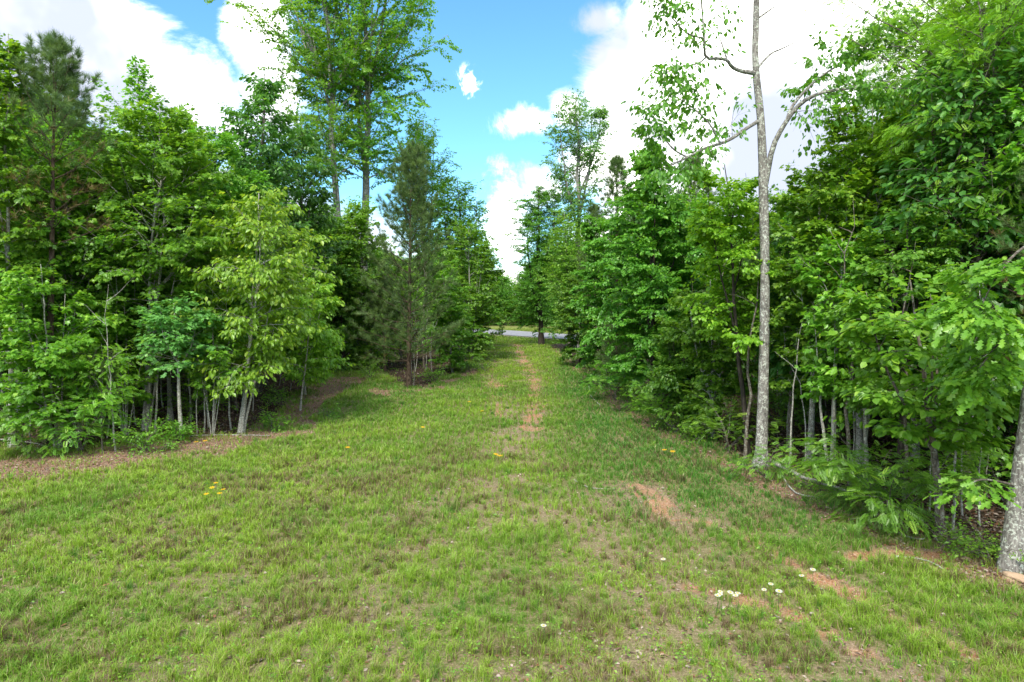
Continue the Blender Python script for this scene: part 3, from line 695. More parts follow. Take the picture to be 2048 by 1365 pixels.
T('elm', 1800, 990, 1810, 420, 105, 860, 'shaded elm behind the dogwood', seed=62, shape='round', tr=.07)
T('hick', 1580, 905, 1590, 400, 75, 780, 'dark shaded hickory behind the grey forked trunk', seed=63, shape='round', tr=.06)
T('elm', 1860, 960, 1850, 250, 130, 780, 'deep green elm high behind the dogwood', seed=64, depth=15, shape='round', tr=.08)

T('elm', 2020, 1000, 2000, -70, 165, 420, 'yellow-green leafy crown in the top right corner behind the feathery giant', depth=14.5, seed=65, shape='round', tr=.09, mat='locust')
T('maple', 152, 898, 150, 700, 50, 840, 'fan of thin pale stems with a small leafy top near the far-left saplings', stems=6, seed=66, tr=.018, spread=.9, cat='sapling', name='sapling')
T('maple', 252, 872, 250, 600, 52, 800, 'slim pale stems in a narrow clump left of the whitish maple', stems=5, seed=67, tr=.022, spread=.7, cat='sapling', name='sapling')
T('maple', 425, 872, 428, 640, 48, 800, 'fan of thin bare stems with sparse leaves left of the forked yellow-green tree', stems=5, seed=68, tr=.018, spread=.8, leafmul=.6, cat='sapling', name='sapling')
# ---- hero: grey trunk with the fork
r = np.random.default_rng(99)
hx, hy = gp(1523, 936); HY = hy
def hp(x, y, dy=0.):
    p = pt(x, y, HY + dy); return p - np.array([hx, HY, 0.])
def smooth_path(P_, n=24):
    P_ = np.array(P_); t = np.linspace(0, len(P_) - 1, n); i = np.minimum(t.astype(int), len(P_) - 2); f = (t - i)[:, None]
    p0 = P_[np.maximum(i - 1, 0)]; p1 = P_[i]; p2 = P_[i + 1]; p3 = P_[np.minimum(i + 2, len(P_) - 1)]
    return .5 * (2 * p1 + (p2 - p0) * f + (2 * p0 - 5 * p1 + 4 * p2 - p3) * f ** 2 + (3 * p1 - p0 - 3 * p2 + p3) * f ** 3)
def radii(path, px): 
    k = np.interp(np.linspace(0, 1, len(path)), np.linspace(0, 1, len(px)), px); return k / FPX * HY / 2
hero = thing('forked_tree', (hx, hy, float(gz(hx, hy))), 'tall grey lichened trunk that forks, bare below, at the right woods edge', 'tree')
main = smooth_path([hp(1521, 945), hp(1523, 900), hp(1527, 760), hp(1530, 560), hp(1527, 400), hp(1522, 250), hp(1511, 130), hp(1513, 0), hp(1517, -150), hp(1525, -330), hp(1530, -460)], 48)
V, l, c = tubes(main[None], radii(main, [46, 24, 20, 17.5, 18.5, 15, 13, 12, 10, 7, 4])[None], 16, .06); link('trunk', mesh_np('trunk', V, (l, c), BM['grey'], smooth=True), hero)
limbs_def = [  # (px path, dy path, width px)
 ([(1530, 372), (1545, 300), (1570, 250), (1600, 212), (1640, 190), (1700, 180), (1760, 178), (1830, 182)], [0, -.1, -.2, -.3, -.5, -.7, -.9, -1.1], [13, 10.5, 9, 8, 6.5, 5, 4, 2]),
 ([(1572, 248), (1585, 215), (1615, 180), (1650, 150), (1700, 120), (1745, 80), (1770, 30)], [-.2, -.1, 0, .2, .3, .5, .6], [7, 6, 5, 4, 3, 2.5, 1.5]),
 ([(1515, 150), (1485, 146), (1465, 138), (1455, 125), (1438, 120), (1412, 118), (1408, 80), (1405, 30), (1398, -40)], [0, -.1, -.2, -.3, -.3, -.4, -.5, -.5, -.6], [10, 8, 7, 6, 6, 5, 4.5, 4, 2]),
 ([(1412, 118), (1395, 130), (1360, 138), (1330, 150)], [-.4, -.5, -.6, -.6], [4, 3.5, 2.5, 1.5]),
 ([(1455, 126), (1445, 95), (1435, 60), (1450, 20)], [-.3, -.2, -.1, 0], [4, 3, 2, 1]),
 ([(1517, 245), (1490, 262), (1455, 285), (1410, 300), (1375, 318), (1340, 335)], [0, -.3, -.5, -.8, -1., -1.2], [8, 7, 6, 5, 4, 2.5]),
 ([(1440, 290), (1418, 250), (1380, 215), (1340, 190)], [-.6, -.7, -.8, -1.], [4, 3, 2.5, 1.5]),
 ([(1515, 140), (1540, 112), (1565, 100), (1595, 85)], [0, .1, .2, .3], [5, 4, 3, 1.5]),
 ([(1513, 42), (1530, 30), (1553, 14)], [0, .1, .1], [5, 4, 2]),
 ([(1408, 80), (1375, 70), (1345, 40), (1320, 10)], [-.5, -.6, -.7, -.8], [3.5, 3, 2, 1]),
 ([(1375, 318), (1345, 300), (1318, 262), (1300, 225)], [-1., -1.1, -1.2, -1.3], [3.5, 3, 2, 1]),
]
lp = []
for px, dy, w in limbs_def:
    path = smooth_path([hp(x, y, d) for (x, y), d in zip(px, dy)], 18); lp.append(path)
    V, l, c = tubes(path[None], radii(path, w)[None], 9, .08); link('branch', mesh_np('branch', V, (l, c), BM['grey'], smooth=True), hero)
def leafy(root, paths, kname, nleaf, tpl=None, M=9, t0=.35, tws=.5, seed=1, twl=None, mat=None, drop=None):
    rr = np.random.default_rng(seed); k = dict(KIND[kname]); k['tw'] = tws
    if drop is not None: k['droop'] = drop
    P_ = np.stack([smooth_path(p, 12) if len(p) != 12 else p for p in paths])
    tw, twr, _, _ = sprays(P_, None, k, rr, M, t0, twl)
    tw2, twr2, _, _ = sprays(tw, None, dict(k, tw=.55), rr, 5, .25)
    V, pl = join([tubes(tw, twr, 4), tubes(tw2, twr2 * .6, 3)]); link('branch', mesh_np('branch', V, pl, BM['mid'], smooth=True), root)
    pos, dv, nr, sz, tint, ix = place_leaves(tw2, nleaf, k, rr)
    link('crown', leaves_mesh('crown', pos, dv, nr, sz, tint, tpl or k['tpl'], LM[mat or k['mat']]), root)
KIND['cherry'] = dict(KIND['elm'], leaf=.098, tpl='ovate', droop=1.1, vj=.22)
leafy(hero, [lp[2], lp[3], lp[9]], 'cherry', 1000, M=13, t0=.45, tws=.42, seed=3, twl=.8)
leafy(hero, [lp[5], lp[6], lp[10]], 'cherry', 2000, M=14, t0=.30, tws=.45, seed=4, twl=.9)
leafy(hero, [lp[0], lp[1]], 'cherry', 3000, M=20, t0=.38, tws=.36, seed=5, twl=1.1)

# big trunk cut by the right edge of the picture
bx, by_ = gp(2022, 1143)
edge = thing('oak_tree', (bx, by_, float(gz(bx, by_))), 'thick pinkish-grey trunk leaning out of the right edge of the picture', 'tree')
def ep(x, y, dy=0.): return pt(x, y, by_ + dy) - np.array([bx, by_, 0])
path = smooth_path([ep(2020, 1160), ep(2024, 1100), ep(2042, 960), ep(2062, 800), ep(2085, 600), ep(2110, 350), ep(2130, 50), ep(2150, -300)], 30)
V, l, c = tubes(path[None], (np.interp(np.linspace(0, 1, 30), np.linspace(0, 1, 8), [62, 40, 35, 33, 30, 26, 20, 8]) / FPX * by_ / 2)[None], 16, .08)
link('trunk', mesh_np('trunk', V, (l, c), BM['grey'], smooth=True), edge)
eb = [smooth_path([ep(2080, 640), ep(2040, 650, -.2), ep(1995, 690, -.4), ep(1960, 735, -.5)], 12), smooth_path([ep(2070, 740), ep(2040, 735, .3), ep(2005, 755, .5), ep(1975, 790, .6)], 12),
      smooth_path([ep(2095, 480), ep(2040, 500, -.4), ep(1990, 560, -.7), ep(1960, 620, -.9)], 12), smooth_path([ep(2040, 975), ep(2005, 965, -.1), ep(1960, 960, -.2), ep(1930, 975, -.25)], 12)]
for p_ in eb: 
    V, l, c = tubes(p_[None], np.linspace(.02, .006, 12)[None], 6); link('branch', mesh_np('branch', V, (l, c), BM['mid'], smooth=True), edge)
leafy(edge, eb[:3], 'oak', 2600, M=11, t0=.4, tws=.4, seed=6, drop=.35, mat='maple')
leafy(edge, eb[3:], 'oak', 130, M=6, t0=.5, tws=.3, seed=7, drop=.1, mat='tulip')

# ------------------------------------------------------------------ fill: trees deeper in the woods, each one a thing
SKY = np.array([(-400, 60), (0, 110), (100, 170), (220, 260), (300, 260), (400, 300), (470, 320), (520, 290), (620, 330), (700, 420), (800, 430), (900, 470), (960, 520), (1000, 560), (1060, 560), (1100, 470),
                (1190, 430), (1260, 350), (1350, 360), (1420, 370), (1480, 370), (1560, 380), (1620, 340), (1700, 290), (1780, 200), (1860, 120), (2048, 60), (2500, 0)], float)
protos = {}
for nm, kd, sh in (('maple', 'maple', 'round'), ('elm', 'elm', 'oval'), ('oak', 'oak', 'round'), ('tulip', 'tulip', 'oval'), ('hick', 'hick', 'round')):
    for v in range(2):
        protos[(nm, v)] = build_tree(kd, 9., 1.9 - v * .9, 2.0, sh, seed=200 + v * 7 + len(nm), tr=.085, lod=1.25, leafmul=.9)
pines = [build_pine(9., 2.6, 1.6, seed=301, dead=.3, dens=.8), build_pine(9., 3.2, 1.4, seed=302, dead=.35, shape='column', dens=.8)]
WORD = {'maple': 'maple', 'elm': 'elm', 'oak': 'oak', 'tulip': 'tulip tree', 'hick': 'hickory', 'pine': 'pine'}
first = {}
placed = []
def fill(poly, n, ylo, yhi, xlo, xhi, side, seed, mind):
    r = np.random.default_rng(seed); done = 0; tries = 0
    while done < n and tries < 6000:
        tries += 1
        y = r.uniform(ylo, yhi); x = r.uniform(xlo, xhi)
        px = 1024 + x / y * FPX
        if px < -700 or px > 2900: continue
        if not inpoly(np.array([x]), np.array([y]), poly)[0]: continue
        A = np.array([x]), np.array([y])
        if min(pdist(*A, LEFT_EDGE)[0], pdist(*A, RIGHT_EDGE)[0]) < 1.6 or pdist(*A, ROAD)[0] < 7: continue
        if any((x - a) ** 2 + (y - b) ** 2 < mind * mind for a, b in placed): continue
        sk = np.interp(px, SKY[:, 0], SKY[:, 1]) + r.uniform(0, 130)
        H = min(pt(px, sk, y)[2], 14.); 
        if H < 3: continue
        kk = r.choice(['maple', 'elm', 'oak', 'tulip', 'hick', 'pine'], p=[.26, .26, .14, .12, .10, .12]); v = int(r.integers(0, 2))
        s = H / 9.; wy = min(max(s, .75), 1.35)
        reg = 'close behind the edge of' if y < 24 else ('in the middle of' if y < 38 else 'far back in')
        lab = f'{WORD[kk]} standing {reg} the {side} woods'
        gr = f'{WORD[kk]}s {reg} the {side} woods'
        key = (kk, v)
        if key not in first:
            o = put(pines[v] if kk == 'pine' else protos[key], {'maple': 'maple_tree', 'elm': 'elm_tree', 'oak': 'oak_tree', 'tulip': 'tulip_tree', 'hick': 'hickory_tree', 'pine': 'pine_tree'}[kk], x, y, lab, 'tree', gr, r.uniform(0, 6.28), wy, s)
            first[key] = o
        else: o = copy_thing(first[key], x, y, lab, gr, r.uniform(0, 6.28), wy, s)
        filled.append((o, WORD[kk])); placed.append((x, y)); done += 1
    print('fill', side, done)
LAND = [(-150, 'the left picture edge'), (40, 'the maple at the left picture edge'), (108, 'the tall far-left pine'), (205, 'the feathery far-left sapling'), (290, 'the whitish maple stems'), (363, 'the pale blue-green sapling'),
        (480, 'the forked yellow-green tree'), (600, 'the grass bay'), (705, 'the twin tall poplars'), (818, 'the conical pine'), (905, 'the left corner of the track'), (950, 'the maple at the track mouth'),
        (1083, 'the round tree by the road'), (1150, 'the lone tall poplar'), (1225, 'the fuzzy young pine'), (1308, 'the large layered elm'), (1400, 'the bright low maple'), (1480, 'the yellow-green tree'), (1530, 'the grey forked trunk'),
        (1610, 'the dark hickory'), (1665, 'the pale grey stem cluster'), (1735, 'the leaning red-tipped sapling'), (1800, 'the big feathery shrub'), (1884, 'the dogwood trunk'), (2022, 'the right edge trunk'), (2200, 'the right picture edge')]
ORD = 'nearest second third fourth fifth sixth seventh eighth ninth tenth eleventh twelfth thirteenth fourteenth fifteenth sixteenth seventeenth eighteenth nineteenth twentieth'.split()
def relabel(items, where):
    """items (object, noun): say behind which landmark each stands and how deep it is among its like there"""
    b = {}
    for o, noun in items:
        px = 1024 + o.location.x / o.location.y * FPX; ld = min(LAND, key=lambda l: abs(l[0] - px))[1]; b.setdefault((noun, ld), []).append(o)
    for (noun, ld), L_ in b.items():
        L_.sort(key=lambda o: o.location.y)
        for i, o in enumerate(L_): o['label'] = f'{noun} {where} {ld}' + ('' if len(L_) == 1 else (', nearest' if i == 0 else f', {ORD[min(i, 19)]} nearest'))
filled = []
fill(LEFT_WOOD, 68, 16, 36, -40, -2, 'left', 1, 1.5)
fill(LEFT_WOOD, 44, 36, 62, -50, -3, 'left', 2, 2.4)
fill(RIGHT_WOOD, 74, 7, 32, 3, 36, 'right', 3, 1.45)
fill(RIGHT_WOOD, 36, 32, 50, 4, 44, 'right', 4, 2.2)
relabel(filled, 'in the woods behind')
# beyond the road
faro = []
r = np.random.default_rng(12); fp = [build_tree('maple', 9., .3, 3.0, 'round', seed=401, tr=.13, lod=2.4, far=True), build_tree('elm', 9., .3, 3.0, 'oval', seed=402, tr=.13, lod=2.4, far=True)]
fo = []
for i in range(44):
    px = 560 + i * 19 + r.uniform(-8, 8); y = r.uniform(84, 92) if i % 2 else r.uniform(94, 112)
    x = (px - 1024) / FPX * y; sk = np.interp(px, [560, 940, 990, 1050, 1110, 1400], [480, 500, 545, 548, 480, 480]) + r.uniform(-6, 26)
    s = pt(px, sk, y)[2] / 9.; nm = ('maple', 'elm')[i % 3 == 0]
    vis = 960 < px < 1110
    lab = f'{nm} in the wall of trees across the road'
    if len(fo) < 2: o = put(fp[len(fo)], nm + '_tree', x, y, lab, 'tree', f'{nm}s beyond the road', r.uniform(0, 6), max(s, .95), s); fo.append((o, nm)); faro.append((px, o, nm))
    else:
        o, nm0 = fo[i % 2]; oc = copy_thing(o, x, y, f'{nm0} in the wall of trees across the road', f'{nm0}s beyond the road', r.uniform(0, 6), max(s, .95), s); faro.append((px, oc, nm0))
for nm0 in ('maple', 'elm'):
    L_ = sorted([t_ for t_ in faro if t_[2] == nm0], key=lambda t_: t_[0])
    for i, t_ in enumerate(L_): t_[1]['label'] = f'{nm0} in the tree wall across the road, ' + (f'{ORD[i]} from the left' if i and i < 13 else ('leftmost' if i == 0 else (f'{ORD[len(L_) - 1 - i]} from the right' if i < len(L_) - 1 else 'rightmost'))).replace('nearest', 'first')

# ------------------------------------------------------------------ bare thin stems just inside the woods
def stem_mesh(H, rad, lean, seed):
    r = np.random.default_rng(seed); p = trunk_path(H, lean, r, 12, .10); p[0, 2] = -.05
    parts = [tubes(p[None], (rad * (1 - .93 * np.linspace(0, 1, 12)))[None], 7, .08)]
    n = 5; st, _ = lerp_poly(p[None], np.zeros(n, int), r.uniform(.35, .95, n))
    lim = grow_limbs(st, r.uniform(0, 6.28, n), np.radians(r.uniform(20, 60, n)), r.uniform(.3, .8, n), .2, 5, .15, r)
    parts.append(tubes(lim, np.outer(np.full(n, rad * .3), np.array([1, .8, .6, .4, .2])), 4))
    V, pl = join(parts); return V, pl
SM = [stem_mesh(4.2, .030, (.25, .1), 1), stem_mesh(3.6, .022, (-.3, .1), 2), stem_mesh(5., .042, (.1, 0), 3), stem_mesh(3., .017, (.5, .2), 4)]
SMM = [mesh_np('trunk', V, pl, BM['pale'] if i != 2 else BM['mid'], smooth=True) for i, (V, pl) in enumerate(SM)]
named = [(213, 878, 3, 'thin crooked bare stem left of the whitish stem clump'), (232, 905, 1, 'thin pale stem leaning right at the woods edge, far left'), (245, 868, 0, 'slim upright stem beside the whitish maple stems'),
         (310, 868, 0, 'thin leaning stem just right of the whitish maple stems'), (395, 868, 3, 'crooked thin stem between the small sapling and the forked stems'), (408, 866, 1, 'straight thin stem between the small sapling and the forked stems'),
         (1577, 945, 1, 'thin crooked stem right of the grey forked trunk'), (1490, 925, 2, 'stout short stem at the left foot of the grey forked trunk'), (1610, 940, 3, 'tiny bare sapling near the fallen branch'),
         (1700, 975, 2, 'grey stem between the pale cluster and the feathery shrub'), (1720, 960, 0, 'leaning stem behind the feathery shrub'), (2000, 1085, 3, 'thin lichened stem left of the right edge trunk'), (1905, 1060, 1, 'thin stem close behind the dogwood trunk')]
for (px, py, k, lab) in named:
    x, y = gp(px, py); o = thing('sapling', (x, y, float(gz(x, y))), lab, 'sapling', 'bare thin stems along the woods edges'); link('trunk', SMM[k], o); o.rotation_euler.z = px * 1.3
src = o
r = np.random.default_rng(55); cnt = 0; stems_ = []
while cnt < 110:
    side = r.random() < .5
    px = r.uniform(0, 930) if side else r.uniform(1110, 2040)
    y = r.uniform(9, 40); x = (px - 1024) / FPX * y; A = (np.array([x]), np.array([y]))
    if not inpoly(*A, LEFT_WOOD if side else RIGHT_WOOD)[0]: continue
    e = min(pdist(*A, LEFT_EDGE)[0], pdist(*A, RIGHT_EDGE)[0])
    if e < .3 or e > 6: continue
    sd_ = 'left' if side else 'right'
    c = src.copy(); C.objects.link(c); c.location = (x, y, float(gz(x, y))); c.rotation_euler = (0, 0, r.uniform(0, 6.28)); s = r.uniform(.7, 1.3) * min(1., y / 20 + .1); c.scale = (s, s, s)
    c['label'] = f'thin bare stem in the shade of the {sd_} woods'; c['group'] = f'thin stems in the {sd_} woods'
    ch = bpy.data.objects.new('trunk', SMM[int(r.integers(0, 4))]); C.objects.link(ch); ch.parent = c; cnt += 1; stems_.append((c, 'thin stem'))

relabel(stems_, 'in the shade behind')
# ------------------------------------------------------------------ shrubs and undergrowth along the edges
def shrub(kind, H, Rc, n, seed, stems=5):
    k = dict(KIND[kind]); r = np.random.default_rng(seed)
    st = np.zeros((stems, 3)); st[:, :2] = r.normal(0, .04, (stems, 2))
    lim = grow_limbs(st, r.uniform(0, 6.28, stems), np.radians(r.uniform(45, 80, stems)), H * r.uniform(.8, 1.2, stems), .9 * Rc / H, 7, .12, r)
    tw, twr, _, _ = sprays(lim, None, dict(k, tw=.5), r, 9, .25)
    V, pl = join([tubes(lim, np.outer(np.full(stems, .008 + H * .004), np.array([1, .85, .7, .55, .42, .3, .18])), 5), tubes(tw, twr, 3)])
    out = [('stem', mesh_np('stem', V, pl, BM['mid'], smooth=True))]
    pos, dv, nr, sz, tint, ix = place_leaves(tw, n, k, r)
    pos[:, 2] = np.maximum(pos[:, 2], .03)
    out.append(('foliage', leaves_mesh('foliage', pos, dv, nr, sz, tint, k['tpl'], LM[k['mat']])))
    return out
KIND['frond'] = dict(KIND['locust'], leaf=.17, tpl='frond', mat='maple', droop=.22)
KIND['smallleaf'] = dict(KIND['elm'], leaf=.055, tpl='diamond', droop=.3, mat='maple')
KIND['weed'] = dict(KIND['maple'], leaf=.05, tpl='diamond', droop=.2, mat='tulip')
shr = [ # px x, y, kind, H, R, n, label
 (1772, 1046, 'frond', 1.5, .7, 1612, 'large feathery-leaved shrub left of the dogwood trunk'),
 (1740, 1000, 'frond', 1.10, .8, 520, 'feathery shrub against the fallen branch end'),
 (1531, 958, 'frond', 0.61, .65, 182, 'small feathery shrub at the foot of the grey forked trunk'),
 (1455, 905, 'frond', 1.32, .9, 624, 'feathery shrub left of the grey forked trunk'),
 (60, 915, 'frond', 1.21, .9, 676, 'feathery bright shrub at the far left woods edge'),
 (165, 905, 'frond', 1.32, .9, 676, 'feathery shrub below the far-left saplings'),
 (290, 905, 'smallleaf', .75, .45, 1700, 'round small-leaved shrub in front of the whitish stems'),
 (358, 884, 'smallleaf', .5, .4, 1200, 'dark tidy little shrub right of the whitish stems'),
 (322, 906, 'weed', .28, .3, 250, 'low leafy weed on the leaf litter before the whitish stems'),
 (545, 862, 'smallleaf', .5, .5, 900, 'low green shrub right of the forked pale stems'),
 (650, 838, 'smallleaf', .35, .45, 500, 'low weedy shrub in the grass bay'),
 (560, 812, 'smallleaf', .6, .6, 800, 'shaded shrub behind the forked pale stems'),
 (938, 742, 'weed', 1.0, .8, 900, 'bright leafy bush at the left corner where the track narrows'),
 (972, 746, 'weed', .8, .7, 700, 'smaller bright bush beside the left rut'),
 (905, 705, 'weed', 2.2, 1.5, 3000, 'tall bright bush left of the far track'),
 (1230, 800, 'frond', 1.32, 1.0, 780, 'drooping feathery shrub at the right edge below the fuzzy pine'),
 (1268, 820, 'smallleaf', 1.2, .9, 2400, 'dense low shrub right of the drooping feathery one'),
 (1355, 868, 'smallleaf', .9, .8, 1800, 'dark low shrub beneath the small dark elm'),
 (1330, 850, 'frond', 1.43, 1.0, 780, 'feathery shrub under the large layered elm'),
 (1400, 885, 'smallleaf', .6, .7, 1100, 'low shrub on the verge below the bright low maple'),
 (1175, 765, 'smallleaf', 1.0, .9, 1500, 'leafy shrub at the right edge near the far track'),
 (1700, 1005, 'frond', 0.44, .5, 156, 'fern-like plant beside the fallen branch'),
 (1640, 985, 'weed', .35, .4, 300, 'low weed left of the fallen branch end'),
 (1950, 1110, 'weed', .4, .5, 400, 'low leafy weed between the dogwood and the right edge trunk'),
 (1890, 1100, 'weed', .4, .35, 260, 'weed at the foot of the dogwood trunk'),
 (1985, 1130, 'weed', .5, .5, 400, 'leafy weed at the foot of the right edge trunk'),
 (740, 760, 'smallleaf', .8, .8, 1200, 'shaded shrub left of the conical pine trunk'),
 (870, 765, 'smallleaf', .7, .7, 1000, 'low shrub right of the conical pine trunk'),
]
for i, (px, py, kd, H, Rc, n, lab) in enumerate(shr):
    x, y = gp(px, py); put(shrub(kd, H, Rc, n, 500 + i, 8 if kd == 'smallleaf' else 6), 'shrub' if H > .5 else 'weed', x, y, lab, 'shrub' if H > .5 else 'weed')
# understory bushes inside the woods
us = [shrub('smallleaf', 1.4, 1.1, 2600, 601, 8), shrub('elm' , 2.0, 1.3, 1500, 602, 7), shrub('maple', 1.6, 1.2, 1000, 603, 6)]
uso = []; r = np.random.default_rng(77); cnt = 0; up_ = []; bushes_ = []
while cnt < 120:
    side = r.random() < .5; px = r.uniform(-80, 930) if side else r.uniform(1110, 2500)
    y = r.uniform(8, 48); x = (px - 1024) / FPX * y; A = (np.array([x]), np.array([y]))
    if not inpoly(*A, LEFT_WOOD if side else RIGHT_WOOD)[0]: continue
    e = min(pdist(*A, LEFT_EDGE)[0], pdist(*A, RIGHT_EDGE)[0])
    if e < 2.2 or any((x - a) ** 2 + (y - b) ** 2 < 1.2 for a, b in up_): continue
    s_ = 'left' if side else 'right'; s = r.uniform(.8, 1.5); j = cnt % 3
    lab = f'shaded leafy bush under the trees of the {s_} woods'; grp = f'undergrowth bushes in the {s_} woods'
    if len(uso) < 3: last_b = put(us[j], 'bush', x, y, lab, 'bush', grp, r.uniform(0, 6), s); uso.append(last_b)
    else: last_b = copy_thing(uso[j], x, y, lab, grp, r.uniform(0, 6), s)
    up_.append((x, y)); cnt += 1; bushes_.append((last_b, 'leafy bush'))

relabel(bushes_, 'under the trees behind')
# ------------------------------------------------------------------ fallen wood
def log(pxs, w, label, name='fallen_branch', mat='pale', lift=.03, cat='branch'):
    P_ = [np.array([*gp(*p), 0]) for p in pxs]
    for q_ in P_: q_[2] = float(gz(q_[0], q_[1])) + lift
    o_ = P_[0].copy(); path = smooth_path([q_ - o_ for q_ in P_], 20); path += np.random.default_rng(len(label)).normal(0, w * .15, path.shape)
    V, l, c = tubes(path[None], np.linspace(w, w * .45, 20)[None], 8, .15)
    o = link(name, mesh_np(name, V, (l, c), BM[mat], smooth=True), None, o_); tag(o, label, cat)
log([(1548, 935), (1600, 962), (1655, 978), (1745, 1010)], .045, 'long pale fallen branch lying right of the grey forked trunk', lift=.06)
log([(1560, 950), (1590, 990), (1640, 1000)], .018, 'short thin stick before the long fallen branch')
log([(1785, 1062), (1810, 1075), (1845, 1082), (1858, 1068)], .016, 'curved pale stick on the litter left of the dogwood trunk')
log([(1178, 772), (1182, 795), (1200, 812)], .03, 'bent pale branch at the right woods edge by the far track')
log([(330, 878), (440, 872), (540, 872)], .018, 'thin fallen branch behind the leaf litter on the left')
log([(0, 882), (60, 888), (105, 900)], .02, 'thin fallen branch at the far left woods edge')
log([(1148, 965), (1180, 982), (1230, 985)], .012, 'thin grey twig lying in the grass by the bare sandy patch', mat='pale')
log([(1790, 1120), (1850, 1128), (1900, 1150)], .014, 'dead stick on the orange dirt near the right edge trunk')
m_rock = plain_mat('pale_rock', (.42, .30, .20), c2=(.25, .17, .12), sc=9)
def rock(px, py, s, label, sd_):
    import bmesh
    x, y = gp(px, py); bm = bmesh.new(); bmesh.ops.create_icosphere(bm, subdivisions=3, radius=1); rr = np.random.default_rng(sd_); ph = rr.random(6) * 6
    for v in bm.verts:
        c_ = v.co; k = 1 + .22 * math.sin(c_.x * 3 + ph[0]) * math.cos(c_.y * 2.6 + ph[1]) + .12 * math.sin(c_.z * 5 + ph[2] + c_.x * 4)
        v.co = Vector((round(c_.x * k * 3.2) / 3.2 * .35 + c_.x * k * .65, c_.y * k * .8, c_.z * k * .5)) * s
    me = bpy.data.meshes.new('rock'); bm.to_mesh(me); bm.free(); me.materials.append(m_rock)
    tag(link('rock', me, None, (x, y, float(gz(x, y)) + s * .2)), label, 'rock')
rock(2030, 1160, .13, 'rough tan rock at the foot of the right edge trunk', 1)
rock(1935, 1122, .06, 'small pale stone on the dirt left of the right edge trunk', 2)
rock(1485, 1222, .03, 'small grey stone in the grass below the daisies', 3)
rock(1600, 1250, .03, 'small stone beside the lower rut on the right', 4)

# ------------------------------------------------------------------ flowers: daisies and yellow tickseed, each flower a thing
def flower(nm, rp_, npet, cp, cc_, H, head, two=1.):
    Vh, Fh, Ch = [], [], []
    for k in range(npet):
        a = k / npet * 6.283; w = 2.6 / npet; o = len(Vh)
        for (rr, aa, zz) in ((.22, -w * .35, 0), (.22, w * .35, 0), (.85, w * .62, .06), (1, 0, .02), (.85, -w * .62, .06)):
            Vh.append((math.cos(a + aa) * rr * rp_, math.sin(a + aa) * rr * rp_, H + zz * rp_))
        Fh += [o, o + 1, o + 2, o + 3, o + 4]; Ch.append(5)
    pet = mesh_np('petals', np.array(Vh), (np.array(Fh), np.array(Ch)), M_FLOWER, {'col': ('FLOAT_COLOR', np.tile(np.array(cp), (len(Vh), 1)))})
    Vc, l, c = tubes(np.array([[[0, 0, H - .002], [0, 0, H + .004], [0, 0, H + .007]]]), np.array([[rp_ * .30, rp_ * .28, rp_ * .12]]), 10)
    cen = mesh_np('flower_centre', Vc, (l, c), M_FLOWER, {'col': ('FLOAT_COLOR', np.tile(np.array(cc_), (len(Vc), 1)))}, smooth=True)
    p = np.array([[0, 0, -.02], [.01, .004, H * .5], [0, 0, H]]); Vs, l, c = tubes(p[None], np.full((1, 3), .0022), 5)
    stm = mesh_np('stem', Vs, (l, c), M_FLOWER, {'col': ('FLOAT_COLOR', np.tile(np.array((.06, .15, .03)), (len(Vs), 1)))}, smooth=True)
    return [('stem', stm), ('petals', pet), ('flower_centre', cen)]
DA = flower('daisy', .030, 16, (.80, .80, .78), (.75, .45, .03), .24, 0)
YE = flower('yellow', .042, 8, (.85, .55, .01), (.62, .30, .01), .36, 0)
YS = flower('yellow', .055, 8, (.85, .50, .01), (.62, .30, .01), .24, 0)
DAP = [(1329, 1113, 'lone white daisy high in the grass left of the daisy scatter'), (1433, 1179, 'white daisy at the top left of the daisy group of six'), (1431, 1194, 'white daisy at the bottom left of the daisy group of six'),
       (1444, 1193, 'white daisy low in the middle of the group of six'), (1454, 1185, 'white daisy in the centre of the group of six'), (1475, 1188, 'upper white daisy of the touching pair'), (1475, 1193, 'lower white daisy of the touching pair'),
       (1530, 1174, 'white daisy left of the pair above the biggest daisy'), (1539, 1167, 'white daisy right of the pair above the biggest daisy'), (1555, 1189, 'largest white daisy right of the group'),
       (1606, 1149, 'white daisy beside the rut, left one of the two highest'), (1624, 1138, 'white daisy on the rut, highest on the right'), (1086, 1250, 'single white daisy alone in the lower middle grass')]
dfirst = None
for i, (px, py, lab) in enumerate(DAP):
    dr_ = ray(px, py); s_ = -(CAM_H - .24) / dr_[2]; x, y = dr_[0] * s_, dr_[1] * s_
    if dfirst is None: dfirst = put(DA, 'daisy', x, y, lab, 'flower', 'white daisies in the grass'); o = dfirst
    else: o = copy_thing(dfirst, x, y, lab, None, px)
    o.rotation_euler = (.16 + .1 * math.sin(px), .1 * math.cos(py * 3), .4 * math.sin(px)); sc = .95 + .2 * ((px * 7) % 10) / 10; o.scale = (sc, sc, sc)
    if 'largest' in lab: o.scale = (1.25,) * 3
